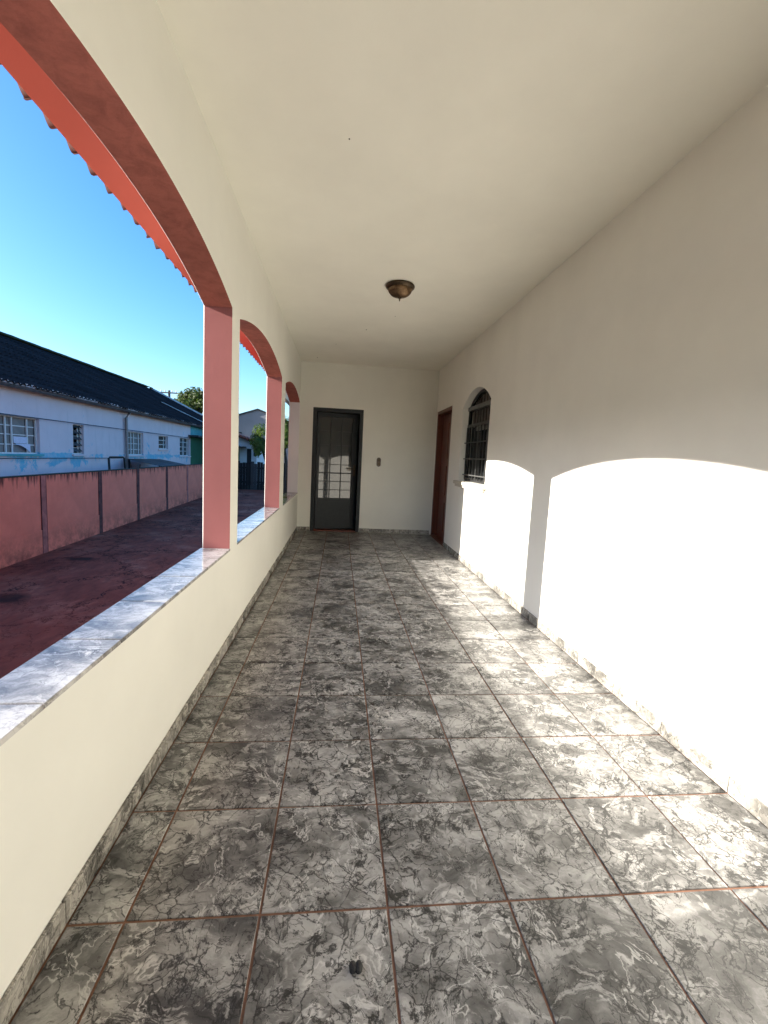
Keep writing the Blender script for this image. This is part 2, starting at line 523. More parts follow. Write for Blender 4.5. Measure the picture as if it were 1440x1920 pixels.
class MB:
    """collects polygons in world coordinates; build() makes one mesh object with its origin at the given point"""

    def __init__(self):
        self.v, self.f, self.mi, self.sm = [], [], [], []

    def quad(self, *pts, mi=0, smooth=False):
        i = len(self.v)
        self.v += [tuple(p) for p in pts]
        self.f.append(tuple(range(i, i + len(pts))))
        self.mi.append(mi)
        self.sm.append(smooth)

    def box(self, a, b, mi=0, bevel=0.0):
        x0, y0, z0 = a
        x1, y1, z1 = b
        if bevel <= 0:
            i = len(self.v)
            self.v += [(x0, y0, z0), (x1, y0, z0), (x1, y1, z0), (x0, y1, z0), (x0, y0, z1), (x1, y0, z1), (x1, y1, z1), (x0, y1, z1)]
            fs = [(0, 3, 2, 1), (4, 5, 6, 7), (0, 1, 5, 4), (1, 2, 6, 5), (2, 3, 7, 6), (3, 0, 4, 7)]
        else:
            e = bevel
            i = len(self.v)
            self.v += [(x0, y0, z0), (x1, y0, z0), (x1, y1, z0), (x0, y1, z0),
                       (x0, y0, z1 - e), (x1, y0, z1 - e), (x1, y1, z1 - e), (x0, y1, z1 - e),
                       (x0 + e, y0 + e, z1), (x1 - e, y0 + e, z1), (x1 - e, y1 - e, z1), (x0 + e, y1 - e, z1)]
            fs = [(0, 3, 2, 1), (8, 9, 10, 11)]
            for k in range(4):
                n = (k + 1) % 4
                fs += [(k, n, 4 + n, 4 + k), (4 + k, 4 + n, 8 + n, 8 + k)]
        for f in fs:
            self.f.append(tuple(i + k for k in f))
            self.mi.append(mi)
            self.sm.append(False)

    def tube(self, pts, r, seg=8, mi=0, caps=True, radii=None):
        pts = [Vector(p) for p in pts]
        rings = []
        up = Vector((0, 0, 1))
        for k, p in enumerate(pts):
            d = (pts[min(k + 1, len(pts) - 1)] - pts[max(k - 1, 0)]).normalized()
            a = d.cross(up if abs(d.z) < 0.95 else Vector((1, 0, 0))).normalized()
            b = d.cross(a).normalized()
            rr = radii[k] if radii else r
            i = len(self.v)
            for s in range(seg):
                t = 2 * math.pi * s / seg
                self.v.append(tuple(p + a * (rr * math.cos(t)) + b * (rr * math.sin(t))))
            rings.append(i)
        for k in range(len(rings) - 1):
            for s in range(seg):
                n = (s + 1) % seg
                self.f.append((rings[k] + s, rings[k] + n, rings[k + 1] + n, rings[k + 1] + s))
                self.mi.append(mi)
                self.sm.append(True)
        if caps:
            for rg in (rings[0], rings[-1]):
                self.f.append(tuple(rg + s for s in range(seg)))
                self.mi.append(mi)
                self.sm.append(False)

    def lathe(self, prof, cx, cy, seg=32, mi=0, flute=0.0, nfl=0):
        rings = []
        for (r, z) in prof:
            i = len(self.v)
            for s in range(seg):
                t = 2 * math.pi * s / seg
                rr = r * (1 + flute * math.cos(nfl * t)) if nfl else r
                self.v.append((cx + rr * math.cos(t), cy + rr * math.sin(t), z))
            rings.append(i)
        for k in range(len(rings) - 1):
            for s in range(seg):
                n = (s + 1) % seg
                self.f.append((rings[k] + s, rings[k] + n, rings[k + 1] + n, rings[k + 1] + s))
                self.mi.append(mi)
                self.sm.append(True)

    def mesh(self, name, origin=(0, 0, 0), merge=False):
        me = bpy.data.meshes.new(name)
        o = Vector(origin)
        me.from_pydata([tuple(Vector(p) - o) for p in self.v], [], self.f)
        for p, mi, sm in zip(me.polygons, self.mi, self.sm):
            p.material_index = mi
            p.use_smooth = sm
        bm = bmesh.new()
        bm.from_mesh(me)
        if merge:
            bmesh.ops.remove_doubles(bm, verts=bm.verts, dist=0.0004)
        bmesh.ops.recalc_face_normals(bm, faces=bm.faces)
        bm.to_mesh(me)
        bm.free()
        me.update()
        return me

    def build(self, name, mats, parent=None, origin=(0, 0, 0), merge=False):
        me = self.mesh(name, origin, merge)
        o = link(name, me, mats, parent)
        po = Vector((0, 0, 0))
        q = parent
        while q:
            po += q.location
            q = q.parent
        o.location = Vector(origin) - po
        return o


def dup(o, loc, parent=None, name=None):
    c = o.copy()
    if name:
        c.name = name
    COL.objects.link(c)
    c.parent = parent or o.parent
    c.location = loc
    return c


def arch_z(op, u):
    """height of an opening's head above u: flat, or a circular segment"""
    a = (op['u1'] - op['u0']) / 2
    h = op.get('rise', 0)
    if h <= 0:
        return op['z1']
    rad = (a * a + h * h) / (2 * h)
    x = u - (op['u0'] + a)
    return op['z1'] + math.sqrt(max(rad * rad - x * x, 0)) - (rad - h)


def wall_poly(mb, u0, u1, z0, z1, ops, place, d_in, d_out, mi_in, mi_out, chamfer=0.0, seg=28):
    """a wall in the u,z plane between depths d_in and d_out, with openings; ops carry their own reveal index"""
    for d, mi, grow in ((d_in, mi_in, 0.0), (d_out, mi_out, chamfer)):
        us = {u0, u1}
        for op in ops:
            n = seg if op.get('rise') else 1
            for k in range(n + 1):
                us.add(op['u0'] - grow + (op['u1'] - op['u0'] + 2 * grow) * k / n)
        us = sorted(us)
        for a, b in zip(us, us[1:]):
            if b - a < 1e-6:
                continue
            m = (a + b) / 2
            op = next((o for o in ops if o['u0'] - grow < m < o['u1'] + grow), None)
            if op is None:
                mb.quad(place(a, d, z0), place(b, d, z0), place(b, d, z1), place(a, d, z1), mi=mi)
            else:
                if op['z0'] > z0 + 1e-4:
                    mb.quad(place(a, d, z0), place(b, d, z0), place(b, d, op['z0']), place(a, d, op['z0']), mi=mi)
                g = dict(op, u0=op['u0'] - grow, u1=op['u1'] + grow, z1=op['z1'] + grow)
                mb.quad(place(a, d, arch_z(g, a)), place(b, d, arch_z(g, b)), place(b, d, z1), place(a, d, z1), mi=mi)
    dm = d_out + (chamfer if d_in > d_out else -chamfer)
    for op in ops:
        rv = op['mi']
        n = seg if op.get('rise') else 1
        g = dict(op, u0=op['u0'] - chamfer, u1=op['u1'] + chamfer, z1=op['z1'] + chamfer)
        for (uu, gu, mi) in ((op['u0'], g['u0'], op.get('mi_a', rv)), (op['u1'], g['u1'], op.get('mi_b', rv))):
            mb.quad(place(uu, d_in, op['z0']), place(uu, dm, op['z0']), place(uu, dm, arch_z(op, uu)), place(uu, d_in, arch_z(op, uu)), mi=mi)
            if chamfer:
                mb.quad(place(uu, dm, op['z0']), place(gu, d_out, op['z0']), place(gu, d_out, arch_z(g, gu)), place(uu, dm, arch_z(op, uu)), mi=mi_out)
        for k in range(n):
            a = op['u0'] + (op['u1'] - op['u0']) * k / n
            b = op['u0'] + (op['u1'] - op['u0']) * (k + 1) / n
            ga = g['u0'] + (g['u1'] - g['u0']) * k / n
            gb = g['u0'] + (g['u1'] - g['u0']) * (k + 1) / n
            mb.quad(place(a, d_in, arch_z(op, a)), place(b, d_in, arch_z(op, b)), place(b, dm, arch_z(op, b)), place(a, dm, arch_z(op, a)), mi=op.get('mi_s', rv), smooth=bool(op.get('rise')))
            if chamfer:
                mb.quad(place(a, dm, arch_z(op, a)), place(b, dm, arch_z(op, b)), place(gb, d_out, arch_z(g, gb)), place(ga, d_out, arch_z(g, ga)), mi=mi_out)
        if op['z0'] > z0 + 1e-4:
            mb.quad(place(op['u0'], d_in, op['z0']), place(op['u1'], d_in, op['z0']), place(op['u1'], d_out, op['z0']), place(op['u0'], d_out, op['z0']), mi=rv)
    # end caps and top
    for u in (u0, u1):
        mb.quad(place(u, d_in, z0), place(u, d_out, z0), place(u, d_out, z1), place(u, d_in, z1), mi=mi_out)
    mb.quad(place(u0, d_in, z1), place(u1, d_in, z1), place(u1, d_out, z1), place(u0, d_out, z1), mi=mi_out)


# ------------------------------------------------------------------ measures (metres; veranda floor is z = 0)
XL, XR, YE, ZC = -0.880, 1.443, 6.098, 2.828
TH = 0.172                       # arcade wall thickness
XO = XL - TH
YB = -3.40                       # end of the veranda behind the camera
ZG = -0.90                       # driveway level
SP = 0.36                        # tile pitch
ZS = 0.654                       # arcade sill top

# ------------------------------------------------------------------ ground
mb = MB()
N = 24
mb.quad((-700, -700, ZG - 0.02), (700, -700, ZG - 0.02), (700, 700, ZG - 0.02), (-700, 700, ZG - 0.02))
tag(mb.build('ground', M['earth']), kind='structure')
mb = MB()
mb.box((-6.7, -9, ZG - 0.3), (XO - 0.02, 24.4, ZG))
tag(mb.build('driveway', M['drive'], origin=(-4, 5, ZG)), 'cracked dark red concrete driveway beside the veranda', kind='structure')

# ------------------------------------------------------------------ veranda floor with single tiles
mb = MB()
mb.box((XO - 0.02, YB - 0.2, ZG - 0.2), (XR + 0.2, YE + 0.2, -0.004))
floor = mb.build('floor', M['grout'])
tag(floor, 'veranda floor of grey marbled glossy tiles with reddish grout', kind='structure')

GW = 0.0036                      # half grout width
cols = [(XL + 0.012, -2 * SP)] + [(c * SP, (c + 1) * SP) for c in range(-2, 3)] + [(3 * SP, XR - 0.010)]
meshes = {}
for ci, (xa, xb) in enumerate(cols):
    w = xb - xa
    row = -9
    while row * SP < YE - 0.02:
        ya, yb = row * SP, min((row + 1) * SP, YE - 0.012)
        row += 1
        if yb - ya < 0.03:
            continue
        key = (round(w, 3), round(yb - ya, 3))
        if key not in meshes:
            t = MB()
            t.box((-w / 2 + GW, -(yb - ya) / 2 + GW, -0.008), (w / 2 - GW, (yb - ya) / 2 - GW, 0.0), bevel=0.0013)
            meshes[key] = t.mesh('floor_tile')
            meshes[key].materials.append(M['tile'])
        o = bpy.data.objects.new('tile', meshes[key])
        COL.objects.link(o)
        o.parent = floor
        o.location = ((xa + xb) / 2, (ya + yb) / 2, random.uniform(-0.0006, 0.0006))
        o.rotation_euler = (random.uniform(-.0012, .0012), random.uniform(-.0012, .0012), 0)


def skirting(parent, axis, fixed, a, b, sign, skips=()):
    """a row of skirting tiles 72 mm high along a wall, joints following the floor grid"""
    k = math.floor(a / SP + 1e-6)
    while k * SP < b - 1e-4:
        ua, ub = max(k * SP, a) + 0.002, min((k + 1) * SP, b) - 0.002
        k += 1
        for (s0, s1) in skips:
            if ua < s0 < ub:
                ub = s0 - 0.002
            elif ua < s1 < ub:
                ua = s1 + 0.002
            elif ua >= s0 and ub <= s1:
                ub = ua
        if ub - ua < 0.02:
            continue
        m_ = MB()
        h = 0.070 + random.uniform(-.0015, .0015)
        t = 0.011
        if axis == 'y':
            m_.box((min(fixed, fixed + sign * t), ua, 0.001), (max(fixed, fixed + sign * t), ub, h), bevel=0.0015)
            c = (fixed, (ua + ub) / 2, h / 2)
        else:
            m_.box((ua, min(fixed, fixed + sign * t), 0.001), (ub, max(fixed, fixed + sign * t), h), bevel=0.0015)
            c = ((ua + ub) / 2, fixed, h / 2)
        m_.build('skirting_tile', M['skirt'], parent, origin=c)


# ------------------------------------------------------------------ arcade wall (left)
arcade = empty('arcade_wall', (XL - TH / 2, 1.5, 0), 'cream and salmon arcade wall with open arches facing the driveway', 'wall')
mb = MB()
AR = [
    dict(u0=-3.20, u1=-0.62, z0=0.637, z1=2.165, rise=0.16, mi=2, mi_s=3),
    dict(u0=-0.42, u1=1.688, z0=0.637, z1=2.165, rise=0.163, mi=2, mi_s=3),
    dict(u0=1.884, u1=3.915, z0=0.637, z1=2.160, rise=0.143, mi=2, mi_s=3),
    dict(u0=4.235, u1=6.055, z0=0.637, z1=2.150, rise=0.128, mi=2, mi_s=3, mi_b=4),
]
wall_poly(mb, YB, YE + 0.18, ZG, ZC + 0.02, AR, lambda u, d, z: (d, u, z), XL, XO, 0, 1, chamfer=0.0035)
mb.build('wall_body', [M['cream'], M['white'], M['pink'], M['pink_rough'], M['greyjamb']], arcade, origin=(XL, 1.5, 1.2))
for (ya_, yb_) in ((-0.60, -0.34), (1.79, 1.962)):   # outer pilasters on the piers
    m_ = MB()
    m_.box((XO - 0.030, ya_, ZG), (XO - 0.0005, yb_, 2.30), bevel=0.008)
    m_.build('pilaster', M['white'], arcade, origin=(XO, (ya_ + yb_) / 2, 1))
# sill tiles, joints on the tile grid shifted like in the photograph
for op in AR:
    a, b = op['u0'], op['u1']
    k = math.floor((a + 0.04) / SP)
    while k * SP - 0.04 < b:
        ua, ub = max(k * SP - 0.04, a) + 0.003, min((k + 1) * SP - 0.04, b) - 0.003
        k += 1
        if ub - ua < 0.02:
            continue
        m_ = MB()
        m_.box((XO - 0.010, ua, 0.640), (XL + 0.004, ub, ZS + random.uniform(-.0006, .0006)), bevel=0.0018)
        o = m_.build('sill_tile', M['silltile'], arcade, origin=((XL + XO) / 2, (ua + ub) / 2, ZS))
    m_ = MB()
    m_.box((XO - 0.004, a + 0.001, 0.6375), (XL - 0.002, b - 0.001, 0.648))
    m_.build('sill_grout', M['grout'], arcade, origin=(XL, (a + b) / 2, .64))
skirting(arcade, 'y', XL + 0.0005, YB, YE - 0.012, 1)

# ------------------------------------------------------------------ right wall with window and wooden door
side = empty('side_wall', (XR + 0.09, 2, 0), 'tall off white side wall of the house on the right with sunlit patches', 'wall')
mb = MB()
WIN = dict(u0=3.485, u1=4.545, z0=1.042, z1=2.005, rise=0.20, mi=0)
DOR = dict(u0=5.105, u1=6.085, z0=0.0, z1=2.130, mi=0)
wall_poly(mb, YB, YE + 0.18, ZG, ZC + 0.02, [WIN, dict(DOR, z0=ZG)], lambda u, d, z: (d, u, z), XR, XR + 0.19, 0, 0)
mb.build('wall_body', M['white'], side, origin=(XR, 1.5, 1.2))
mb = MB()
mb.box((XR + 0.191, YB, ZG), (XR + 0.24, YE, ZC))
mb.build('dark_lining', M['black'], side, origin=(XR + .2, 4, 1))
skirting(side, 'y', XR - 0.0005, YB, YE - 0.012, -1, skips=[(5.105, 6.2)])

# window: frame, panes, shutter slats, bars
win = empty('window', (0.10, 2.015, 1.0))
win.parent = side
XW = XR + 0.105


def wbox(name, a, b, m):
    m_ = MB()
    m_.box(a, b)
    c = [(p + q) / 2 for p, q in zip(a, b)]
    return m_.build(name, m, win, origin=c)


m_ = MB()
fr = [(XW, WIN['u0'] + 0.002, WIN['z0'])] + [(XW, u, arch_z(WIN, u) - 0.022) for u in [WIN['u0'] + 0.022 + (WIN['u1'] - WIN['u0'] - 0.044) * k / 20 for k in range(21)]] + [(XW, WIN['u1'] - 0.002, WIN['z0'])]
fr[0] = (XW, WIN['u0'] + 0.022, WIN['z0'])
fr[-1] = (XW, WIN['u1'] - 0.022, WIN['z0'])
m_.tube(fr, 0.024, 8)
m_.build('frame', M['iron'], win, origin=(XW, 4.015, 1.5))
wbox('transom', (XW - 0.035, WIN['u0'] + 0.02, 1.975), (XW + 0.03, WIN['u1'] - 0.02, 2.025), M['barwhite'])
wbox('transom', (XW - 0.030, WIN['u0'] + 0.02, 1.755), (XW + 0.03, WIN['u1'] - 0.02, 1.795), M['iron'])
wbox('casement_rail', (XW - 0.026, WIN['u0'] + 0.06, 1.700), (XW + 0.01, WIN['u1'] - 0.34, 1.745), M['barwhite'])
wbox('bottom_rail', (XW - 0.03, WIN['u0'] + 0.02, WIN['z0'] + 0.002), (XW + 0.03, WIN['u1'] - 0.02, WIN['z0'] + 0.05), M['iron'])
wbox('mullion', (XW - 0.025, 4.19, WIN['z0'] + 0.05), (XW + 0.03, 4.235, 1.755), M['iron'])
m_ = MB()
pts = [(XW + 0.045, WIN['u0'] + 0.01, WIN['z0'] + .01)] + [(XW + 0.045, u, arch_z(WIN, u) - 0.01) for u in [WIN['u0'] + 0.01 + (WIN['u1'] - WIN['u0'] - 0.02) * k / 20 for k in range(21)]] + [(XW + 0.045, WIN['u1'] - 0.01, WIN['z0'] + .01)]
m_.quad(*pts)
m_.quad(*[(p[0] + 0.005, p[1], p[2]) for p in pts])
m_.build('pane', M['winpane'], win, origin=(XW + .045, 4.015, 1.5))
# slats of the shutter in the two upper lights
k = 0
u = WIN['u0'] + 0.05
while u < WIN['u1'] - 0.08:
    top = min(arch_z(WIN, u), arch_z(WIN, u + 0.055)) - 0.05
    if top > 2.03:
        wbox('shutter_slat', (XW + 0.012, u, 2.026), (XW + 0.030, u + 0.055, top), M['shutter'])
    wbox('shutter_slat', (XW + 0.012, u, 1.796), (XW + 0.030, u + 0.055, 1.974), M['shutter'])
    u += 0.105
    k += 1
for k in range(9):
    u = WIN['u0'] + 0.085 + k * 0.112
    wbox('bar', (XW - 0.052, u - 0.006, WIN['z0'] + 0.03), (XW - 0.040, u + 0.006, 1.755), M['barwhite'] if k in (1, 4) else M['iron'])
for z in (1.13, 1.34, 1.55):
    wbox('cross_bar', (XW - 0.060, WIN['u0'] + 0.02, z - 0.007), (XW - 0.053, WIN['u1'] - 0.02, z + 0.007), M['barwhite'] if z < 1.2 else M['iron'])
m_ = MB()
m_.box((XR - 0.045, 3.425, 0.998), (XR + 0.08, 4.640, 1.0415), bevel=0.006)
m_.build('sill', M['winstone'], win, origin=(XR, 4.03, 1.02))
m_ = MB()
m_.box((XR - 0.03, 3.46, 0.965), (XR - 0.0005, 4.600, 0.9975), bevel=0.004)
m_.build('sill_nosing', M['winstone'], win, origin=(XR, 4.03, 0.98))

# wooden door in the right wall
door = empty('door', (0.10, 3.6, 0.0))
door.parent = side


def dbox(par, name, a, b, m, bevel=0.0):
    m_ = MB()
    m_.box(a, b, bevel=bevel)
    return m_.build(name, m, par, origin=[(p + q) / 2 for p, q in zip(a, b)])


ua, ub, zt = DOR['u0'], DOR['u1'], DOR['z1']
dbox(door, 'frame', (XR + 0.012, ua + 0.001, 0.0), (XR + 0.150, ua + 0.05, zt - 0.05), M['wood'])
dbox(door, 'frame', (XR + 0.012, ub - 0.05, 0.0), (XR + 0.150, ub - 0.001, zt - 0.05), M['wood'])
dbox(door, 'frame_head', (XR + 0.012, ua + 0.001, zt - 0.049), (XR + 0.150, ub - 0.001, zt - 0.001), M['wood'])
dbox(door, 'leaf', (XR + 0.110, ua + 0.051, 0.012), (XR + 0.148, ub - 0.051, zt - 0.052), M['wood'])
dbox(door, 'threshold', (XR + 0.002, ua + 0.051, 0.001), (XR + 0.109, ub - 0.051, 0.011), M['wood'])
for i, (z0, z1) in enumerate(((0.14, 0.62), (0.74, 1.22), (1.34, 1.92))):
    for j in range(2):
        y0 = ua + 0.13 + j * 0.39
        dbox(door, 'panel', (XR + 0.098, y0, z0), (XR + 0.1095, y0 + 0.33, z1), M['wood'])
m_ = MB()
m_.tube([(XR + 0.11, ua + 0.12, 1.04), (XR + 0.062, ua + 0.12, 1.04), (XR + 0.062, ua + 0.22, 1.04)], 0.009, 8)
m_.build('handle', M['bronze'], door, origin=(XR + 0.08, ua + 0.12, 1.04))

# ------------------------------------------------------------------ end wall with the steel and glass door
end = empty('end_wall', (0.3, YE + 0.09, 0), 'cream end wall closing the veranda behind the dark glazed door', 'wall')
mb = MB()
GD = dict(u0=-0.662, u1=0.186, z0=ZG, z1=2.097, mi=0)
wall_poly(mb, XL, XR, ZG, ZC + 0.02, [GD], lambda u, d, z: (u, d, z), YE, YE + 0.18, 0, 0)
mb.build('wall_body', M['cream'], end, origin=(0.3, YE, 1.2))
skirting(end, 'x', YE - 0.0005, XL + 0.013, XR - 0.013, -1, skips=[(-0.662, 0.186)])
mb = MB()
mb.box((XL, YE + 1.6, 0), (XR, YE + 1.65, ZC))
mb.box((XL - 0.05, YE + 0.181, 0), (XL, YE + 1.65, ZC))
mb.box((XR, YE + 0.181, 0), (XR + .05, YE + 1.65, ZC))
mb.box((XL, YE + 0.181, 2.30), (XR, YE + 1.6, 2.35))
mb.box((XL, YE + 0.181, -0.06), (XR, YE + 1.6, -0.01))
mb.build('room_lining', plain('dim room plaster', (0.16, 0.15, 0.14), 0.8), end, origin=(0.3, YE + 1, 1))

gfr = empty('door_frame', (0, 0, 0))
gfr.parent = end
for nm, a, b in (('jamb', (-0.661, YE + 0.004, 0.0), (-0.592, YE + 0.10, 2.030)),
                 ('jamb', (0.128, YE + 0.004, 0.0), (0.185, YE + 0.10, 2.030)),
                 ('head', (-0.661, YE + 0.004, 2.031), (0.185, YE + 0.10, 2.096)),
                 ('threshold', (-0.591, YE + 0.002, -0.003), (0.127, YE + 0.10, 0.022))):
    dbox(gfr, nm, a, b, M['steel'] if nm != 'threshold' else M['wood'], 0.003)

# the leaf stands ajar, hinged on its left edge
leaf = empty('door_leaf', (0, 0, 0))
leaf.parent = end
LW = 0.716
leaf.location = Vector((-0.588, YE + 0.062, 0.0)) - end.location
leaf.rotation_euler = (0, 0, R_(13.3))


def lbox(name, a, b, m, bevel=0.0):
    m_ = MB()
    m_.box(a, b, bevel=bevel)
    me = m_.mesh(name, origin=[(p + q) / 2 for p, q in zip(a, b)])
    o = link(name, me, m, leaf)
    o.location = [(p + q) / 2 for p, q in zip(a, b)]
    return o


T0, T1 = -0.018, 0.018
lbox('stile', (0.0, T0, 0.03), (0.045, T1, 2.022), M['steel'])
lbox('stile', (LW - 0.095, T0, 0.03), (LW, T1, 2.022), M['steel'])
lbox('top_rail', (0.046, T0, 1.965), (LW - 0.096, T1, 2.022), M['steel'])
lbox('bottom_rail', (0.046, T0, 0.03), (LW - 0.096, T1, 0.075), M['steel'])
lbox('kick_panel', (0.046, -0.011, 0.076), (LW - 0.096, 0.011, 0.515), M['steelgrey'])
lbox('middle_rail', (0.046, T0, 0.516), (LW - 0.096, T1, 0.565), M['steel'])
xs = [0.046, 0.239, 0.432, LW - 0.096]
zs = [0.566, 0.712, 0.858, 1.004, 1.150, 1.486, 1.725, 1.964]
for x in xs[1:3]:
    lbox('glazing_bar', (x - 0.007, -0.014, 0.566), (x + 0.007, 0.012, 1.964), M['steel'])
for i, z in enumerate(zs[1:-1]):
    hh = 0.010 if i == 2 else 0.0055
    lbox('glazing_bar', (0.046, -0.016, z - hh), (LW - 0.096, 0.0125, z + hh), M['steel'])
for i in range(3):
    for j in range(len(zs) - 1):
        lbox('pane', (xs[i] + 0.004, -0.003, zs[j] + 0.003), (xs[i + 1] - 0.004, 0.003, zs[j + 1] - 0.003), M['pane'])
m_ = MB()
m_.box((LW - 0.066, -0.030, 0.965), (LW - 0.030, -0.0185, 1.155), bevel=0.003)
m_.tube([(LW - 0.048, -0.028, 1.085), (LW - 0.048, -0.068, 1.085), (LW - 0.165, -0.070, 1.088)], 0.008, 8)
link('handle', m_.mesh('handle'), M['bronzedark'], leaf)

sw = empty('wall_switch', (0.478, YE - 0.001, 1.23), 'dark brown oval bell switch on the end wall right of the glazed door', 'switch')
m_ = MB()
ring = []
for (yy, rr) in ((0.0, 0.036), (-0.008, 0.036), (-0.012, 0.032)):
    pr = []
    for s in range(24):
        t = 2 * math.pi * s / 24
        zz = (0.042 if math.sin(t) >= 0 else -0.042) + rr * math.sin(t)
        pr.append((0.478 + rr * math.cos(t), YE - 0.001 + yy, 1.23 + zz))
    ring.append(pr)
for k in range(2):
    for s in range(24):
        n = (s + 1) % 24
        m_.quad(ring[k][s], ring[k][n], ring[k + 1][n], ring[k + 1][s])
m_.quad(*ring[2])
m_.build('plate', M['plate'], sw, origin=(0.478, YE, 1.23))
for dz in (0.03, -0.03):
    m_ = MB()
    m_.box((0.464, YE - 0.019, 1.23 + dz - 0.016), (0.492, YE - 0.0132, 1.23 + dz + 0.016), bevel=0.002)
    m_.build('button', M['bronzedark'], sw, origin=(0.478, YE - .016, 1.23 + dz))

# ------------------------------------------------------------------ rear wall behind the camera
rear = empty('rear_wall', (0.3, YB - 0.1, 0), 'cream wall closing the veranda behind the camera', 'wall')
mb = MB()
wall_poly(mb, XL, XR, ZG, ZC + 0.02, [dict(u0=-0.5, u1=1.05, z0=0.64, z1=2.165, rise=0.15, mi=1)], lambda u, d, z: (u, d, z), YB, YB - 0.18, 0, 0)
mb.build('wall_body', [M['cream'], M['pink']], rear, origin=(0.3, YB, 1.2))

# ------------------------------------------------------------------ ceiling
mb = MB()
mb.box((XL - 0.0, YB, ZC), (XR, YE, ZC + 0.06))
ceiling = tag(mb.build('ceiling', M['ceil'], origin=(0.3, 1.5, ZC)), 'flat cream veranda ceiling', kind='structure')
for (x, y, r) in ((0.072, 4.152, .006), (-0.601, 5.763, .007), (-0.199, 1.151, .0035), (0.35, 3.6, .004), (-.3, 4.9, .005)):  # tiny dark insect specks on the ceiling
    m_ = MB()
    m_.lathe([(0.0005, ZC - 0.004), (r, ZC - 0.003), (r, ZC + 0.001)], x, y, 8)
    m_.build('ceiling_speck', M['debrisgrey'], ceiling, origin=(x, y, ZC))

# lamp
lx, ly = 0.290, 2.80
lamp = empty('ceiling_lamp', (lx, ly, ZC), 'round bronze dome ceiling lamp with a pointed finial', 'lamp')
m_ = MB()
m_.lathe([(0.100, ZC - 0.001), (0.126, ZC - 0.004), (0.131, ZC - 0.012), (0.127, ZC - 0.020), (0.116, ZC - 0.026), (0.106, ZC - 0.034), (0.100, ZC - 0.036)], lx, ly, 48)
m_.build('canopy', M['bronzedark'], lamp, origin=(lx, ly, ZC))
m_ = MB()
prof = [(0.101, ZC - 0.030)]
for k in range(0, 13):
    t = k / 12 * math.pi / 2
    prof.append((0.104 * math.cos(t) + 0.001, ZC - 0.034 - 0.070 * math.sin(t)))
m_.lathe(prof, lx, ly, 144, flute=0.018, nfl=36)
m_.build('bowl', M['bronze'], lamp, origin=(lx, ly, ZC))
m_ = MB()
m_.lathe([(0.016, ZC - 0.100), (0.017, ZC - 0.107), (0.008, ZC - 0.113), (0.005, ZC - 0.119), (0.007, ZC - 0.124), (0.005, ZC - 0.130), (0.0005, ZC - 0.138)], lx, ly, 16)
m_.build('finial', M['bronzedark'], lamp, origin=(lx, ly, ZC))

# black lump on the floor
m_ = MB()
bm = bmesh.new()
for dx in (-0.0075, 0.0075):
    res = bmesh.ops.create_icosphere(bm, subdivisions=2, radius=0.0105, matrix=Matrix.Translation((dx, 0, 0.0095)))
    for v in res['verts']:
        v.co.z = max(0.0, v.co.z)
        v.co.y *= 1.25
        v.co += Vector((random.uniform(-.001, .001), random.uniform(-.001, .001), 0))
me = bpy.data.meshes.new('debris')
bm.to_mesh(me)
bm.free()
deb = link('debris', me, M['black'])
deb.location = (-0.098, -0.145, 0.0005)
tag(deb, 'small black two lobed lump lying on the near floor tile', 'debris')

# ------------------------------------------------------------------ eave of the veranda roof
eave = empty('veranda_roof', (XO - 0.2, 1.5, 2.6), 'red clay tiled veranda roof edge with coral painted underside', 'roof')
EX, EZ = -1.430, 2.606           # drip line of the boarding
SL = 0.30                        # roof pitch (rise per metre)
Y0, Y1 = YB - 0.3, YE + 3.5
m_ = MB()
xi = XR + 0.6


def rz(x):
    return EZ + (x - EX) * SL


xs_, ys_ = XO - 0.001, 6.35
m_.quad((EX, Y0, EZ), (EX, ys_, EZ), (xs_, ys_, rz(xs_)), (xs_, Y0, rz(xs_)))
m_.quad((EX, Y0, EZ + 0.03), (EX, ys_, EZ + 0.03), (xs_, ys_, rz(xs_) + 0.03), (xs_, Y0, rz(xs_) + 0.03))
m_.quad((EX, Y0, EZ), (EX, ys_, EZ), (EX, ys_, EZ + 0.03), (EX, Y0, EZ + 0.03))
m_.quad((EX, Y0, EZ), (xs_, Y0, rz(xs_)), (xs_, Y0, rz(xs_) + .03), (EX, Y0, EZ + 0.03))
m_.quad((EX, ys_, EZ), (xs_, ys_, rz(xs_)), (xs_, ys_, rz(xs_) + .03), (EX, ys_, EZ + 0.03))
m_.build('soffit', M['coral'], eave, origin=(EX, 1.5, EZ), merge=True)


def roof_tile_mesh(L=0.44):
    """a channel tile with its cover tile, seen as a wave from below"""
    t = MB()
    n = 14
    def wave(s):
        return 0.026 * math.cos(2 * math.pi * s)
    for k in range(n):
        a, b = k / n, (k + 1) / n
        ya, yb = (a - 0.5) * 0.15, (b - 0.5) * 0.15
        za, zb = wave(a - 0.5), wave(b - 0.5)
        p = [(0, ya, za), (0, yb, zb), (L, yb, zb + L * SL), (L, ya, za + L * SL)]
        q = [(x, y, z + 0.013) for x, y, z in p]
        t.quad(*p, smooth=True)
        t.quad(*q, smooth=True)
        t.quad(p[0], p[1], q[1], q[0])
        t.quad(p[2], p[3], q[3], q[2])
        if k == 0:
            t.quad(p[0], p[3], q[3], q[0])
        if k == n - 1:
            t.quad(p[1], p[2], q[2], q[1])
    return t.mesh('roof_tile', merge=True)


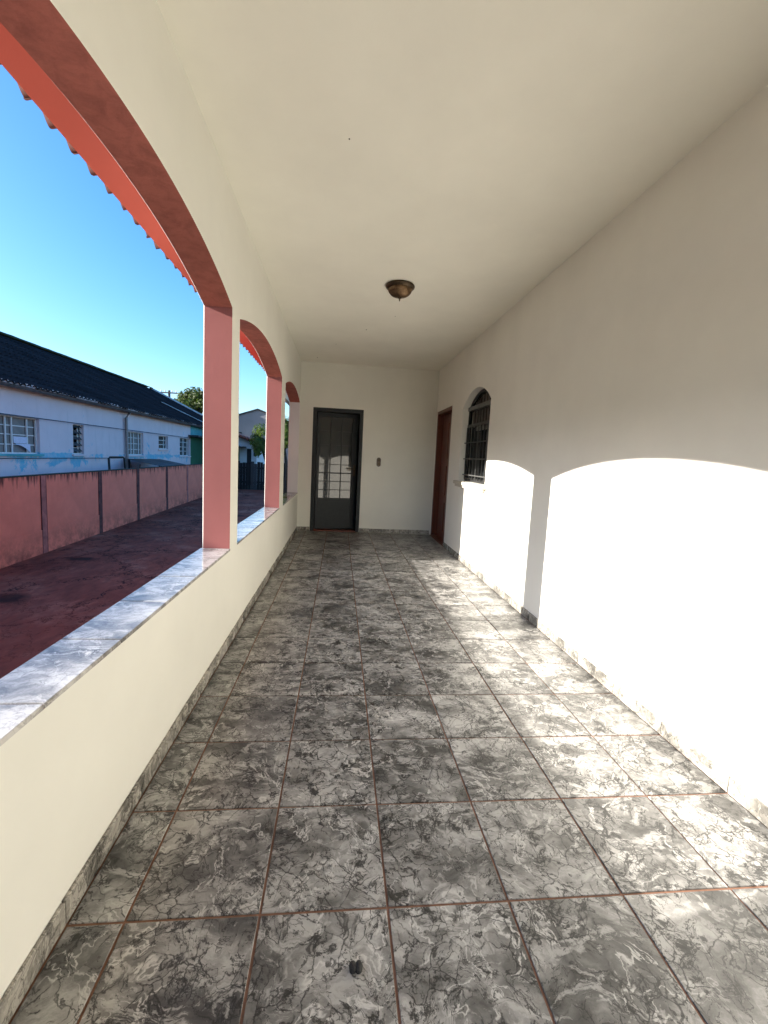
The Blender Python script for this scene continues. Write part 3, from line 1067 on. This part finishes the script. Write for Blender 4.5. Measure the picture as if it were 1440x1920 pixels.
rt = roof_tile_mesh()
rt.materials.append(M['roofclaydark'])
for course in range(1):
    k = 0
    y = 0.782 - 0.15 * 12
    while y < Y1 - 1.0:
        o = bpy.data.objects.new('roof_tile', rt)
        COL.objects.link(o)
        o.parent = eave
        x = EX - 0.045 + course * 0.40 + random.uniform(-.006, .006)
        o.location = Vector((x, y, rz(x) + 0.060 + course * 0.018 + random.uniform(-.002, .002))) - eave.location
        o.rotation_euler = (0, 0, random.uniform(-.012, .012))
        y += 0.15
# bare rafters beyond the boarded part
for k in range(6):
    y = 6.6 + k * 0.5
    m_ = MB()
    m_.quad((EX - .03, y, EZ - .10), (XR, y, rz(XR) - .05), (XR, y, rz(XR) + .02), (EX - .03, y, EZ - .01))
    m_.quad((EX - .03, y + .06, EZ - .10), (XR, y + .06, rz(XR) - .05), (XR, y + .06, rz(XR) + .02), (EX - .03, y + .06, EZ - .01))
    m_.quad((EX - .03, y, EZ - .10), (XR, y, rz(XR) - .05), (XR, y + .06, rz(XR) - .05), (EX - .03, y + .06, EZ - .10))
    m_.quad((EX - .03, y, EZ - .10), (EX - .03, y, EZ - .01), (EX - .03, y + .06, EZ - .01), (EX - .03, y + .06, EZ - .10))
    m_.build('rafter', M['fascia'], eave, origin=(EX, y, EZ))
m_ = MB()
m_.box((-1.40, 6.36, EZ - .20), (-1.31, Y1, EZ - .105))
m_.build('beam', M['cream'], eave, origin=(-1.35, 8, EZ - .15))
# roof slab over the rest
m_ = MB()
xa_ = EX + 0.40
pr_ = [(xa_, rz(xa_) + 0.115), (xi, rz(xi) + 0.115), (xi, rz(xi) + 0.24), (xa_, rz(xa_) + 0.24)]
for k in range(4):
    (xa1, za1), (xb1, zb1) = pr_[k], pr_[(k + 1) % 4]
    m_.quad((xa1, Y0, za1), (xb1, Y0, zb1), (xb1, Y1, zb1), (xa1, Y1, za1))
m_.quad(*[(x, Y0, z) for x, z in pr_])
m_.quad(*[(x, Y1, z) for x, z in pr_])
m_.build('upper_roof', M['roofclay'], eave, origin=(0.3, 1.5, 3.3))

# ------------------------------------------------------------------ added unseen panel that keeps the sun out of the farthest arch
scr = empty('added_sun_screen', (-1.2, 5.1, ZG), 'added unseen salmon pink panel blocking the sun outside the farthest arch under the eave', 'wall')
m_ = MB()
p = [(-1.0525, 4.00), (-1.262, 6.03), (-1.292, 6.03), (-1.062, 4.02)]
for k in range(4):
    (xa1, ya1), (xb1, yb1) = p[k], p[(k + 1) % 4]
    m_.quad((xa1, ya1, ZG), (xb1, yb1, ZG), (xb1, yb1, 2.60), (xa1, ya1, 2.60))
m_.quad(*[(x, y, 2.60) for x, y in p])
m_.build('panel', M['pink'], scr, origin=(-1.2, 5.1, 1))
m_ = MB()
p = [(-1.0525, 3.99), (-1.257, 6.05), (-1.297, 6.05), (-1.064, 4.01)]
for k in range(4):
    (xa1, ya1), (xb1, yb1) = p[k], p[(k + 1) % 4]
    m_.quad((xa1, ya1, 2.60), (xb1, yb1, 2.60), (xb1, yb1, 2.625), (xa1, ya1, 2.625))
m_.quad(*[(x, y, 2.6005) for x, y in p])
m_.build('coping', M['cream'], scr, origin=(-1.2, 5.1, ZG))

# ------------------------------------------------------------------ pink boundary wall
BK, BC = -0.0535, -5.582


def bx(y, off=0.0):
    return BK * y + BC + off


ys = [-7.0, -4.6, -2.3, 0.2, 2.9, 5.35, 7.70, 9.88, 12.1, 14.55, 16.95, 19.4, 21.8, 24.2]
bwall = empty('boundary_wall', (-5.6, 2, ZG), 'weathered salmon pink boundary wall of panels and posts along the driveway', 'wall')
ZT = 0.645
for i in range(len(ys) - 1):
    a, b = ys[i] + 0.075, ys[i + 1] - 0.075
    m_ = MB()
    for (z0, z1, o0) in ((ZG, -0.425 + random.uniform(-.03, .03), 0.014), (None, ZT, 0.0)):
        z0 = zprev if z0 is None else z0
        zprev = z1
        p = [(bx(a, o0), a, z0), (bx(b, o0), b, z0), (bx(b, o0), b, z1), (bx(a, o0), a, z1)]
        q = [(x - 0.10 - o0, y, z) for x, y, z in p]
        m_.quad(*p)
        m_.quad(*q)
        for k in range(4):
            m_.quad(p[k], p[(k + 1) % 4], q[(k + 1) % 4], q[k])
    m_.build('wall_panel', M['boundary'], bwall, origin=(bx((a + b) / 2), (a + b) / 2, ZG + 0.9))
    m_ = MB()
    p = [(bx(ys[i], 0.004), ys[i], ZT), (bx(ys[i + 1], 0.004), ys[i + 1] - 0.002, ZT), (bx(ys[i + 1], -0.105), ys[i + 1] - 0.002, ZT), (bx(ys[i], -0.105), ys[i], ZT)]
    q = [(x, y, z + 0.022) for x, y, z in p]
    m_.quad(*p)
    m_.quad(*q)
    for k in range(4):
        m_.quad(p[k], p[(k + 1) % 4], q[(k + 1) % 4], q[k])
    m_.build('coping', M['moss'], bwall, origin=(bx(ys[i]), ys[i], ZT))
for i, y in enumerate(ys):
    m_ = MB()
    dark = y in (9.88, 12.1, 14.55)
    m_.box((bx(y, -0.09), y - 0.074, ZG), (bx(y, 0.020), y + 0.074, ZT - 0.001))
    if i % 3 != 1:
        for sgn in (-1, 1):
            j_ = MB()
            yj = y + sgn * 0.076
            j_.box((bx(y, -0.08), min(yj, yj - sgn * 0.012), ZG), (bx(y, 0.0215), max(yj, yj - sgn * 0.012), ZT - 0.002))
            j_.build('joint', M['boundarypostdark'], bwall, origin=(bx(y), yj, ZG + .8))
    o = m_.build('post', M['boundarypostdark'] if dark else M['boundarypost'], bwall, origin=(bx(y), y, ZG + 0.8))

# ------------------------------------------------------------------ long neighbouring house
FX = -9.0
bld = empty('neighbour_house', (FX - 4, 14, ZG), 'long low house with peeling pale walls and a dark mossy hipped roof', 'house')
YA, YZ = -7.0, 33.0
WINS = [(9.55, 12.19, 0.955, 1.975, 'big'), (13.74, 14.32, 0.965, 1.955, 'narrow'), (17.12, 18.72, 0.955, 1.94, 'mid'),
        (20.30, 21.42, 1.27, 1.915, 'small'), (23.02, 24.52, 0.945, 1.94, 'end')]
EW = 2.74                        # wall head
m_ = MB()
wall_poly(m_, YA, 24.66, ZG, EW, [dict(u0=a, u1=b, z0=c, z1=d, mi=0) for a, b, c, d, _ in WINS], lambda u, d, z: (d, u, z), FX, FX - 0.16, 0, 0)
m_.build('wall', M['farwall'], bld, origin=(FX, 0, 0))
m_ = MB()
m_.box((FX - 0.16, 24.662, ZG), (FX - 0.02, YZ, 2.15))
m_.build('green_wall', M['fargreen'], bld, origin=(FX, 28, 0))
m_ = MB()
m_.box((FX - 0.16, 24.662, 2.152), (FX - 0.02, YZ, EW))
m_.build('teal_wall', M['farteal'], bld, origin=(FX, 28, 2.2))
m_ = MB()
m_.box((FX - 0.10, 24.3, 2.06), (FX + 0.55, 30, 2.16))
m_.build('canopy', M['darkmetal'], bld, origin=(FX, 27, 2.1))
m_ = MB()
m_.box((FX - 0.158, YA, ZG), (FX - 8.0, YA + 0.16, EW))
m_.box((FX - 0.158, YZ - 0.16, ZG), (FX - 8.0, YZ, EW))
m_.box((FX - 8.0, YA, ZG), (FX - 8.16, YZ, EW))
m_.build('back_wall', M['housewhite'], bld, origin=(FX - 4, 14, 0))
m_ = MB()
m_.box((FX - 2.4, YA + 0.2, ZG), (FX - 2.3, YZ - 0.2, EW))
m_.build('dark_lining', M['black'], bld, origin=(FX - 2.3, 14, 0))

# roof: two slopes with corrugated rows, hip at the far end
EXF, EZF, RX, RZ = -8.74, 2.80, -13.0, 5.20
YR = 28.7                        # end of the ridge
m_ = MB()
sl = Vector((RX - EXF, 0, RZ - EZF))
L = sl.length
nrm = Vector((RZ - EZF, 0, -(RX - EXF))).normalized()
rows = 13
pit = 0.21


def slope_pt(t, y, h=0.0):
    return Vector((EXF, y, EZF)) + sl * t + nrm * h


for rI in range(rows):
    t0, t1 = rI / rows, (rI + 1) / rows
    yend0 = YZ + 0.3 - (YZ + 0.3 - YR) * t0
    yend1 = YZ + 0.3 - (YZ + 0.3 - YR) * t1
    n = int((yend1 - (YA - 0.3)) / pit)
    sub = 4
    jit = random.uniform(-.02, .02)
    prev = None
    for k in range(n * sub + 1):
        y = YA - 0.3 + k * pit / sub
        if rI == 0 and False:
            pass
        h = 0.030 * math.cos(2 * math.pi * (k / sub)) + 0.006 * math.sin(k * 1.7 + rI) + random.uniform(-.004, .004)
        a = slope_pt(t0 - (0.012), y + jit, h + 0.060)
        b = slope_pt(t1, y + jit, h + 0.030)
        c = slope_pt(t0 - 0.012, y + jit, h + 0.020)
        if prev:
            m_.quad(prev[0], a, b, prev[1], smooth=True)
            m_.quad(prev[2], c, a, prev[0])
        prev = (a, b, c)
    if yend0 - yend1 > 0:
        a0 = slope_pt(t0, yend1, 0.03)
        a1 = slope_pt(t0, yend0, 0.03)
        a2 = slope_pt(t1, yend1, 0.03)
        m_.quad(a0, a1, a2)
m_.quad((RX, YA - 0.3, RZ), (RX, YR, RZ), (2 * RX - EXF, YZ + 0.3, EZF), (2 * RX - EXF, YA - 0.3, EZF))
m_.quad((RX, YR, RZ), (EXF, YZ + 0.3, EZF), (2 * RX - EXF, YZ + 0.3, EZF))
m_.quad((RX, YA - 0.3, RZ), (EXF, YA - 0.3, EZF), (2 * RX - EXF, YA - 0.3, EZF))
roofo = m_.build('roof', M['roof'], bld, origin=(RX, 14, EZF))


def strip(name, p, q, w, h, m, par):
    """a low rounded cap running from p to q"""
    p, q = Vector(p), Vector(q)
    s = MB()
    d = (q - p).normalized()
    side_ = d.cross(Vector((0, 0, 1))).normalized()
    up = side_.cross(d)
    n = max(2, int((q - p).length / 0.4))
    pr = None
    for k in range(n + 1):
        c = p.lerp(q, k / n)
        ring_ = [c + side_ * (w * math.cos(t)) + up * (h * math.sin(t) + random.uniform(-.008, .008)) for t in (0, math.pi / 4, math.pi / 2, 3 * math.pi / 4, math.pi)]
        if pr:
            for j in range(4):
                s.quad(pr[j], pr[j + 1], ring_[j + 1], ring_[j], smooth=True)
        pr = ring_
    return s.build(name, m, par, origin=p.lerp(q, .5))


strip('ridge_cap', (RX, YA, RZ + 0.03), (RX, YR, RZ + 0.03), 0.24, 0.12, M['mossridge'], roofo)
strip('hip_cap', (RX, YR, RZ + 0.02), (EXF, YZ + 0.3, EZF + 0.05), 0.16, 0.14, M['ridge'], roofo)
pa, pb = slope_pt((10.67 - 8.74) / 4.26, 24.57, .07), slope_pt(0.06, 27.35, .07)
strip('flashing', pa, pb, 0.09, 0.06, M['ridge'], roofo)
# mortar bed showing under the lowest tiles, fascia and gutter
m_ = MB()
y = YA - 0.3
while y < YZ:
    w = random.uniform(.25, .7)
    m_.box((EXF - 0.05, y, EZF - 0.004 - random.uniform(0, .035)), (EXF + 0.055 + random.uniform(-.012, .012), y + w, EZF + 0.040 + random.uniform(-.012, .02)))
    y += w + 0.002
m_.build('mortar_bed', M['mortar'], bld, origin=(EXF, 14, EZF))
m_ = MB()
m_.box((EXF - 0.10, YA - 0.3, EZF - 0.085), (EXF - 0.055, YZ + 0.2, EZF + 0.045))
m_.build('fascia', M['fascia'], bld, origin=(EXF, 14, EZF))
m_ = MB()
n = 60
for k in range(n):
    y0, y1 = YA - .3 + (YZ + .5 - YA) * k / n, YA - .3 + (YZ + .5 - YA) * (k + 1) / n
    for j in range(5):
        t0, t1 = math.pi + math.pi * j / 5, math.pi + math.pi * (j + 1) / 5
        A = [(EXF + .02 + .065 * math.cos(t), EZF - 0.055 + .065 * math.sin(t)) for t in (t0, t1)]
        m_.quad((A[0][0], y0, A[0][1]), (A[1][0], y0, A[1][1]), (A[1][0], y1, A[1][1]), (A[0][0], y1, A[0][1]), smooth=True)
m_.build('gutter', M['gutter'], bld, origin=(EXF, 14, EZF), merge=True)
m_ = MB()
m_.box((FX - 0.15, YA, EW), (EXF - 0.056, YZ, EW + 0.025))
m_.build('soffit', M['fascia'], bld, origin=(FX, 14, EW))
m_ = MB()
m_.tube([(EXF - 0.02, 17.0, EZF - 0.12), (FX + 0.09, 17.03, 2.45), (FX + 0.09, 17.09, 0.5), (FX + 0.11, 17.12, ZG)], 0.055, 10)
m_.build('drain_pipe', M['pipe'], bld, origin=(FX, 17, 1))
m_ = MB()
m_.tube([(FX + 0.12, 17.2, 0.7), (FX + 0.14, 17.35, 0.4), (FX + 0.16, 17.65, 0.3), (FX + 0.16, 17.95, 0.38), (FX + 0.15, 18.05, 0.55)], 0.025, 8)
m_.build('hose', M['pipe'], bld, origin=(FX, 17.5, .5))


def far_window(a, b, c, d, style, rec=0.045):
    w = empty('window', (0, 0, 0))
    w.parent = bld
    w.location = Vector((FX - 0.06, (a + b) / 2, c)) - bld.location
    P = lambda name, y0, y1, z0, z1, m, x0=-0.075, x1=-0.04: dbox(w, name, (FX + x0 - (rec if name != 'sill' else 0), y0, z0), (FX + x1 - (rec if name != 'sill' else 0), y1, z1), m)
    fw = 0.035
    P('frame', a, a + fw, c + fw, d - fw, M['framewhite'])
    P('frame', b - fw, b, c + fw, d - fw, M['framewhite'])
    P('frame', a, b, c, c + fw - .001, M['framewhite'])
    P('frame', a, b, d - fw + .001, d, M['framewhite'])
    vs = {'big': [a + 1.5, a + 1.72, a + 2.28], 'narrow': [a + 0.40], 'mid': [a + 0.66, a + 0.90, a + 1.34], 'small': [a + 0.82], 'end': [a + 0.68, a + 0.84, a + 1.3]}[style]
    nz = {'big': 4, 'narrow': 5, 'mid': 4, 'small': 3, 'end': 4}[style]
    for v in vs:
        P('bar', v - 0.018, v + 0.018, c + fw, d - fw, M['framewhite'], -0.08, -0.045)
    for k in range(1, nz):
        z = c + (d - c) * k / nz + random.uniform(-.012, .012)
        P('bar', a + fw, b - fw, z - 0.014, z + 0.014, M['framewhite'], -0.087, -0.0805)
    vv = [a + fw] + vs + [b - fw]
    for k in range(len(vv) - 1):
        for j in range(nz):
            z0, z1 = c + (d - c) * j / nz, c + (d - c) * (j + 1) / nz
            if style == 'narrow':                       # louvre glass tilted open
                m2 = MB()
                y0, y1 = vv[k] + .02, vv[k + 1] - .02
                m2.quad((FX - 0.11, y0, z1), (FX - 0.11, y1, z1), (FX - 0.02, y1, z1 - 0.11), (FX - 0.02, y0, z1 - 0.11))
                m2.quad((FX - 0.11, y0, z1 + .005), (FX - 0.11, y1, z1 + .005), (FX - 0.02, y1, z1 - 0.105), (FX - 0.02, y0, z1 - 0.105))
                m2.build('pane', M['farpane'], w, origin=(FX - .06, (y0 + y1) / 2, z1))
            else:
                P('pane', vv[k] + .02, vv[k + 1] - .02, z0 + .012, z1 - .012, M['farpane'] if style in ('small', 'end') else M['curtain'], -0.102, -0.095)
    P('sill', a - 0.08, b + 0.08, c - 0.06, c - .002, M['farteal'] if style in ('big',) else M['farwall'], -0.02, 0.06)
    if style == 'big':
        m2 = MB()
        n = 10
        def ragz(t, up):
            return (c + 0.30 - 0.20 * t * t if up else c + 0.26 - 0.03 * math.sin(5 * t) - (0.22 if t > .85 else 0.10 * t))
        for k in range(n):
            t0, t1 = k / n, (k + 1) / n
            y0, y1 = a + 1.76 + t0 * 0.54, a + 1.76 + t1 * 0.54
            m2.quad((FX - 0.035, y0, c + 0.28), (FX - 0.035, y1, c + 0.28), (FX - 0.03, y1, c + 0.25 - 0.22 * t1 ** 2), (FX - 0.03, y0, c + 0.25 - 0.22 * t0 ** 2))
        m2.box((FX - 0.094, a + 1.76, c + 0.29), (FX - 0.088, a + 2.26, c + 0.47))
        m2.build('rag', M['cloth'], w, origin=(FX - .03, a + 2, c + .3))


for wv in WINS:
    far_window(*wv)

# two cables along the facade
for (z0, z1, y0, y1, lab) in ((1.985, 1.985, -6.0, 24.6, 'upper thin black cable stretched along the pale house wall above the windows'),
                              (0.845, 0.835, -6.0, 16.9, 'lower thin black cable stretched along the pale house wall under the windows')):
    m_ = MB()
    m_.tube([(FX + 0.10, y0 + (y1 - y0) * k / 10, z0 + (z1 - z0) * k / 10 - 0.0) for k in range(11)], 0.013, 6)
    tag(m_.build('cable', M['cable'], origin=(FX + .1, 9, z0)), lab, 'cable', 'cables on the house wall')

# lean-to sheet roof and the dark tube frame behind the pink wall
awn = empty('lean_to', (-7.8, 17.5, ZG), 'dark sheet metal lean-to roof sloping down behind the pink wall', 'shed')
for k in range(5):
    t0, t1 = k / 5, (k + 1) / 5 - 0.004
    m_ = MB()
    B0, B1 = Vector((-8.85, 16.85, 0.80)), Vector((-8.85, 20.1, 0.77))
    F0, F1 = Vector((-6.95, 15.65, 0.605)), Vector((-6.95, 18.1, 0.635))
    up = Vector((0, 0, 0.012 + 0.004 * (k % 2)))
    p = [B0.lerp(B1, t0), B0.lerp(B1, t1), F0.lerp(F1, t1), F0.lerp(F1, t0)]
    m_.quad(*[x + up for x in p])
    m_.quad(*p)
    for j in range(4):
        m_.quad(p[j], p[(j + 1) % 4], p[(j + 1) % 4] + up, p[j] + up)
    m_.build('roof_sheet', M['darkmetal'], awn, origin=p[0])
for (x, y, zt_) in ((-7.05, 15.8, .60), (-7.05, 18.0, .62), (-8.8, 17.0, .79), (-8.8, 19.9, .76)):
    m_ = MB()
    m_.tube([(x, y, ZG), (x, y, zt_)], 0.04, 8)
    m_.build('post', M['darkmetal'], awn, origin=(x, y, 0))
m_ = MB()
m_.tube([(-7.5, 13.15, ZG), (-7.5, 12.98, 0.90), (-7.5, 13.06, 0.93), (-7.5, 13.85, 0.93), (-7.5, 13.95, 0.90), (-7.5, 14.25, ZG)], 0.035, 8)
fr_ = m_.build('tube_frame', M['cable'], origin=(-7.5, 13.5, ZG))
tag(fr_, 'black bent tube frame standing behind the pink wall by the drain pipe', 'frame')

# ------------------------------------------------------------------ fence, small house, grey gable at the far end of the drive
fen = empty('board_fence', (-4.5, 24.6, ZG), 'dark weathered board fence closing the far end of the driveway', 'fence')
x = -7.4
i = 0
while x < -0.9:
    w = random.uniform(0.15, 0.21)
    m_ = MB()
    zt_ = 0.72 + random.uniform(-.07, .07)
    m_.box((x, 24.55 + random.uniform(-.02, .02), ZG), (x + w - 0.012, 24.585, zt_))
    m_.build('board', M['fencepale'] if i in (11, 12) else M['fencewood'], fen, origin=(x, 24.57, ZG))
    x += w
    i += 1
for z in (-0.5, 0.35):
    m_ = MB()
    m_.box((-7.4, 24.59, z), (-0.9, 24.64, z + 0.09))
    m_.build('rail', M['fencewood'], fen, origin=(-4, 24.6, z))

hs = empty('small_house', (-8, 30, ZG), 'small white house with a clay roof and dark door beyond the board fence', 'house')
HY = 28.0
m_ = MB()
wall_poly(m_, -12.0, -5.83, ZG, 2.10, [dict(u0=-6.48, u1=-6.17, z0=ZG, z1=1.56, mi=0)], lambda u, d, z: (u, d, z), HY, HY + 0.18, 0, 0)
m_.box((-12, HY + .18, ZG), (-11.9, HY + 6, 2.1))
m_.box((-5.95, HY + .182, ZG), (-5.83, HY + 6, 2.1))
m_.box((-12, HY + 6, ZG), (-5.83, HY + 6.1, 2.1))
m_.build('wall', M['housewhite'], hs, origin=(-8, HY, 0))
dbox(hs, 'door', (-6.479, HY + 0.08, ZG), (-6.171, HY + 0.12, 1.559), M['steel'])
dbox(hs, 'window', (-6.02, HY - 0.02, 1.1), (-5.88, HY - 0.001, 1.55), M['farpane'])
dbox(hs, 'green_wall', (-8.0, HY - 0.35, ZG), (-6.95, HY - 0.02, 1.75), M['fargreen'])
m_ = MB()
A0, A1 = (-9.2, HY - 0.55, 3.0), (-5.35, HY - 0.55, 1.78)
B0, B1 = (-9.2, HY + 6.4, 3.0), (-5.35, HY + 6.4, 1.78)
p = [A0, A1, B1, B0]
q = [(x, y, z + 0.09) for x, y, z in p]
m_.quad(*p)
m_.quad(*q)
for k in range(4):
    m_.quad(p[k], p[(k + 1) % 4], q[(k + 1) % 4], q[k])
p = [(-9.2, HY - .55, 3.0), (-12.6, HY - .55, 1.9), (-12.6, HY + 6.4, 1.9), (-9.2, HY + 6.4, 3.0)]
q = [(x, y, z + 0.09) for x, y, z in p]
m_.quad(*p)
m_.quad(*q)
for k in range(4):
    m_.quad(p[k], p[(k + 1) % 4], q[(k + 1) % 4], q[k])
rf = m_.build('roof', M['roofclaydark'], hs, origin=(-8, HY, 2), merge=True)
m_ = MB()
m_.quad((-9.2, HY - 0.001, 3.0), (-12.0, HY - .001, 2.1), (-5.83, HY - .001, 2.1))
m_.quad((-9.2, HY + .1, 3.0), (-12.0, HY + .1, 2.1), (-5.83, HY + .1, 2.1))
m_.build('gable', M['housewhite'], hs, origin=(-9, HY, 2.1))
for k in range(18):                                     # verge tiles along the roof edge
    t = k / 18
    x, z = -9.2 + (3.85) * t, 3.09 - 1.22 * t
    m_ = MB()
    m_.tube([(x + .1, HY - 0.62, z + 0.02), (x + .1, HY - 0.1, z + 0.02)], 0.075, 8)
    m_.build('verge_tile', M['roofclay'], rf, origin=(x, HY - .5, z))
dbox(hs, 'awning', (-7.6, HY - 0.9, 1.62), (-6.5, HY - 0.02, 1.68), M['darkmetal'])

gb = empty('grey_gable_building', (-9.1, 46, ZG), 'tall plain grey gable of a warehouse behind the small white house', 'building')
m_ = MB()
gz = 5.86
def gzs(x):
    return gz - 0.345 * abs(x + 9.06)
p = [(-17, 45, ZG), (-1.2, 45, ZG), (-1.2, 45, gzs(-1.2)), (-9.06, 45, gz), (-17, 45, gzs(-17))]
q = [(x, 62, z) for x, y, z in p]
m_.quad(*p)
m_.quad(*q)
for k in (0, 1, 4):
    m_.quad(p[k], p[(k + 1) % 5], q[(k + 1) % 5], q[k])
m_.build('wall', M['greywall'], gb, origin=(-9, 45, 0))
m_ = MB()
for s in (-1, 1):
    xe = -1.0 if s > 0 else -17.2
    p = [(-9.06, 44.85, gz + .03), (xe, 44.85, gzs(xe) + .03), (xe, 62.2, gzs(xe) + .03), (-9.06, 62.2, gz + .03)]
    q = [(x, y, z + .12) for x, y, z in p]
    m_.quad(*p)
    m_.quad(*q)
    for k in range(4):
        m_.quad(p[k], p[(k + 1) % 4], q[(k + 1) % 4], q[k])
m_.build('roof', M['darkmetal'], gb, origin=(-9, 45, 5), merge=True)
dbox(gb, 'window', (-11.35, 44.93, 3.05), (-10.7, 44.999, 3.45), M['black'])

# ------------------------------------------------------------------ utility pole
pole = empty('utility_pole', (-18.1, 45, ZG), 'wooden utility pole with a crossarm beyond the long house', 'pole')
m_ = MB()
m_.tube([(-18.1, 45, ZG), (-18.1, 45, 7.35)], 0.13, 10, radii=[0.17, 0.11])
m_.build('mast', M['polewood'], pole, origin=(-18.1, 45, 3))
m_ = MB()
m_.box((-18.95, 44.82, 7.02), (-17.25, 44.93, 7.14))
m_.build('crossarm', M['polewood'], pole, origin=(-18.1, 45, 7.05))
for dx in (-0.75, -.35, 0.35, 0.75):
    m_ = MB()
    m_.lathe([(0.02, 7.14), (0.05, 7.20), (0.04, 7.26), (0.055, 7.30), (0.01, 7.36)], -18.1 + dx, 44.87, 10)
    m_.build('insulator', M['framewhite'], pole, origin=(-18.1 + dx, 45, 7.2))

# ------------------------------------------------------------------ trees


def tree(base, height, crown_c, crown_r, nleaf, leaf, mleaf, label, cat='tree', clumps=14, group=None, twigs=0):
    t = empty('tree', base, label, cat, group)
    rng = random.Random(int(abs(base[0] * 91 + base[1] * 17)))
    bx_, by_, bz_ = base
    c = Vector(crown_c)
    m_ = MB()
    m_.tube([base, (bx_ + .15, by_, bz_ + height * .3), c - Vector((0, 0, crown_r[2] * .4))], .1, 8, radii=[height * .032, height * .024, height * .014])
    cl = []
    for k in range(clumps):
        while True:
            d = Vector((rng.uniform(-1, 1), rng.uniform(-1, 1), rng.uniform(-.9, 1)))
            if d.length < 1:
                break
        d = d * (0.62 / max(d.length, .3)) * rng.uniform(.75, 1.2) if d.length > .3 else d
        pc = c + Vector((d.x * crown_r[0], d.y * crown_r[1], d.z * crown_r[2]))
        cl.append((pc, rng.uniform(.26, .46)))
        s = c - Vector((0, 0, crown_r[2] * .4))
        mid = s.lerp(pc, .55) + Vector((rng.uniform(-.1, .1), rng.uniform(-.1, .1), -.1)) * crown_r[2]
        m_.tube([s, mid, pc], .03, 5, radii=[height * .011, height * .007, height * .003])
    for k in range(twigs):
        a = c + Vector((rng.uniform(-.5, .5) * crown_r[0], rng.uniform(-.5, .5) * crown_r[1], crown_r[2] * .6))
        pts = [a]
        for j in range(4):
            pts.append(pts[-1] + Vector((rng.uniform(-.14, .14), rng.uniform(-.14, .14), rng.uniform(.1, .22))) * crown_r[2] * .8)
        m_.tube(pts, .02, 5, radii=[.03, .024, .018, .012, .005])
    m_.build('trunk', M['bark'], t, origin=base)
    f = MB()
    for k in range(nleaf):
        pc, rr = cl[rng.randrange(len(cl))]
        d = Vector((rng.gauss(0, 1), rng.gauss(0, 1), rng.gauss(0, 1)))
        d = d.normalized() * (rng.random() ** .45)
        p = pc + Vector((d.x * crown_r[0], d.y * crown_r[1], d.z * crown_r[2])) * rr
        n = (d + Vector((rng.uniform(-.8, .8), rng.uniform(-.8, .8), rng.uniform(-.2, 1.0)))).normalized()
        a = n.orthogonal().normalized()
        a = Matrix.Rotation(rng.uniform(0, 6.28), 3, n) @ a
        b = n.cross(a)
        s = leaf * rng.uniform(.6, 1.3)
        f.quad(p - a * s, p + b * s * .45 + n * s * .1, p + a * s, p - b * s * .45 + n * s * .1)
    me = bpy.data.meshes.new('crown')
    me.from_pydata([tuple(Vector(v) - c) for v in f.v], [], f.f)
    me.update()
    o = link('crown', me, mleaf, t)
    o.location = c - t.location
    return t


tree((-15.3, 44.5, ZG), 7.6, (-15.2, 44.5, 5.9), (2.7, 2.3, 1.75), 9000, .15, M['leaf1'], 'large dark spreading tree rising behind the long house roof', clumps=20)
tree((-5.0, 27.0, ZG), 4.0, (-5.30, 26.9, 2.1), (0.8, 0.8, 1.15), 3000, .085, M['leaf2'], 'bushy fresh green tree beside the small white house', clumps=14)
tree((-2.9, 20.0, ZG), 4.2, (-2.92, 20.0, 1.95), (0.75, 0.8, 1.1), 2600, .09, M['leaf2'], 'leafy green tree with bare twigs seen through the farthest arch', clumps=14, twigs=7)
tree((-20.5, 52.0, ZG), 7.0, (-20.3, 52, 5.1), (2.6, 2.2, 1.2), 3500, .17, M['leaf1'], 'low distant tree crown behind the utility pole', clumps=12)
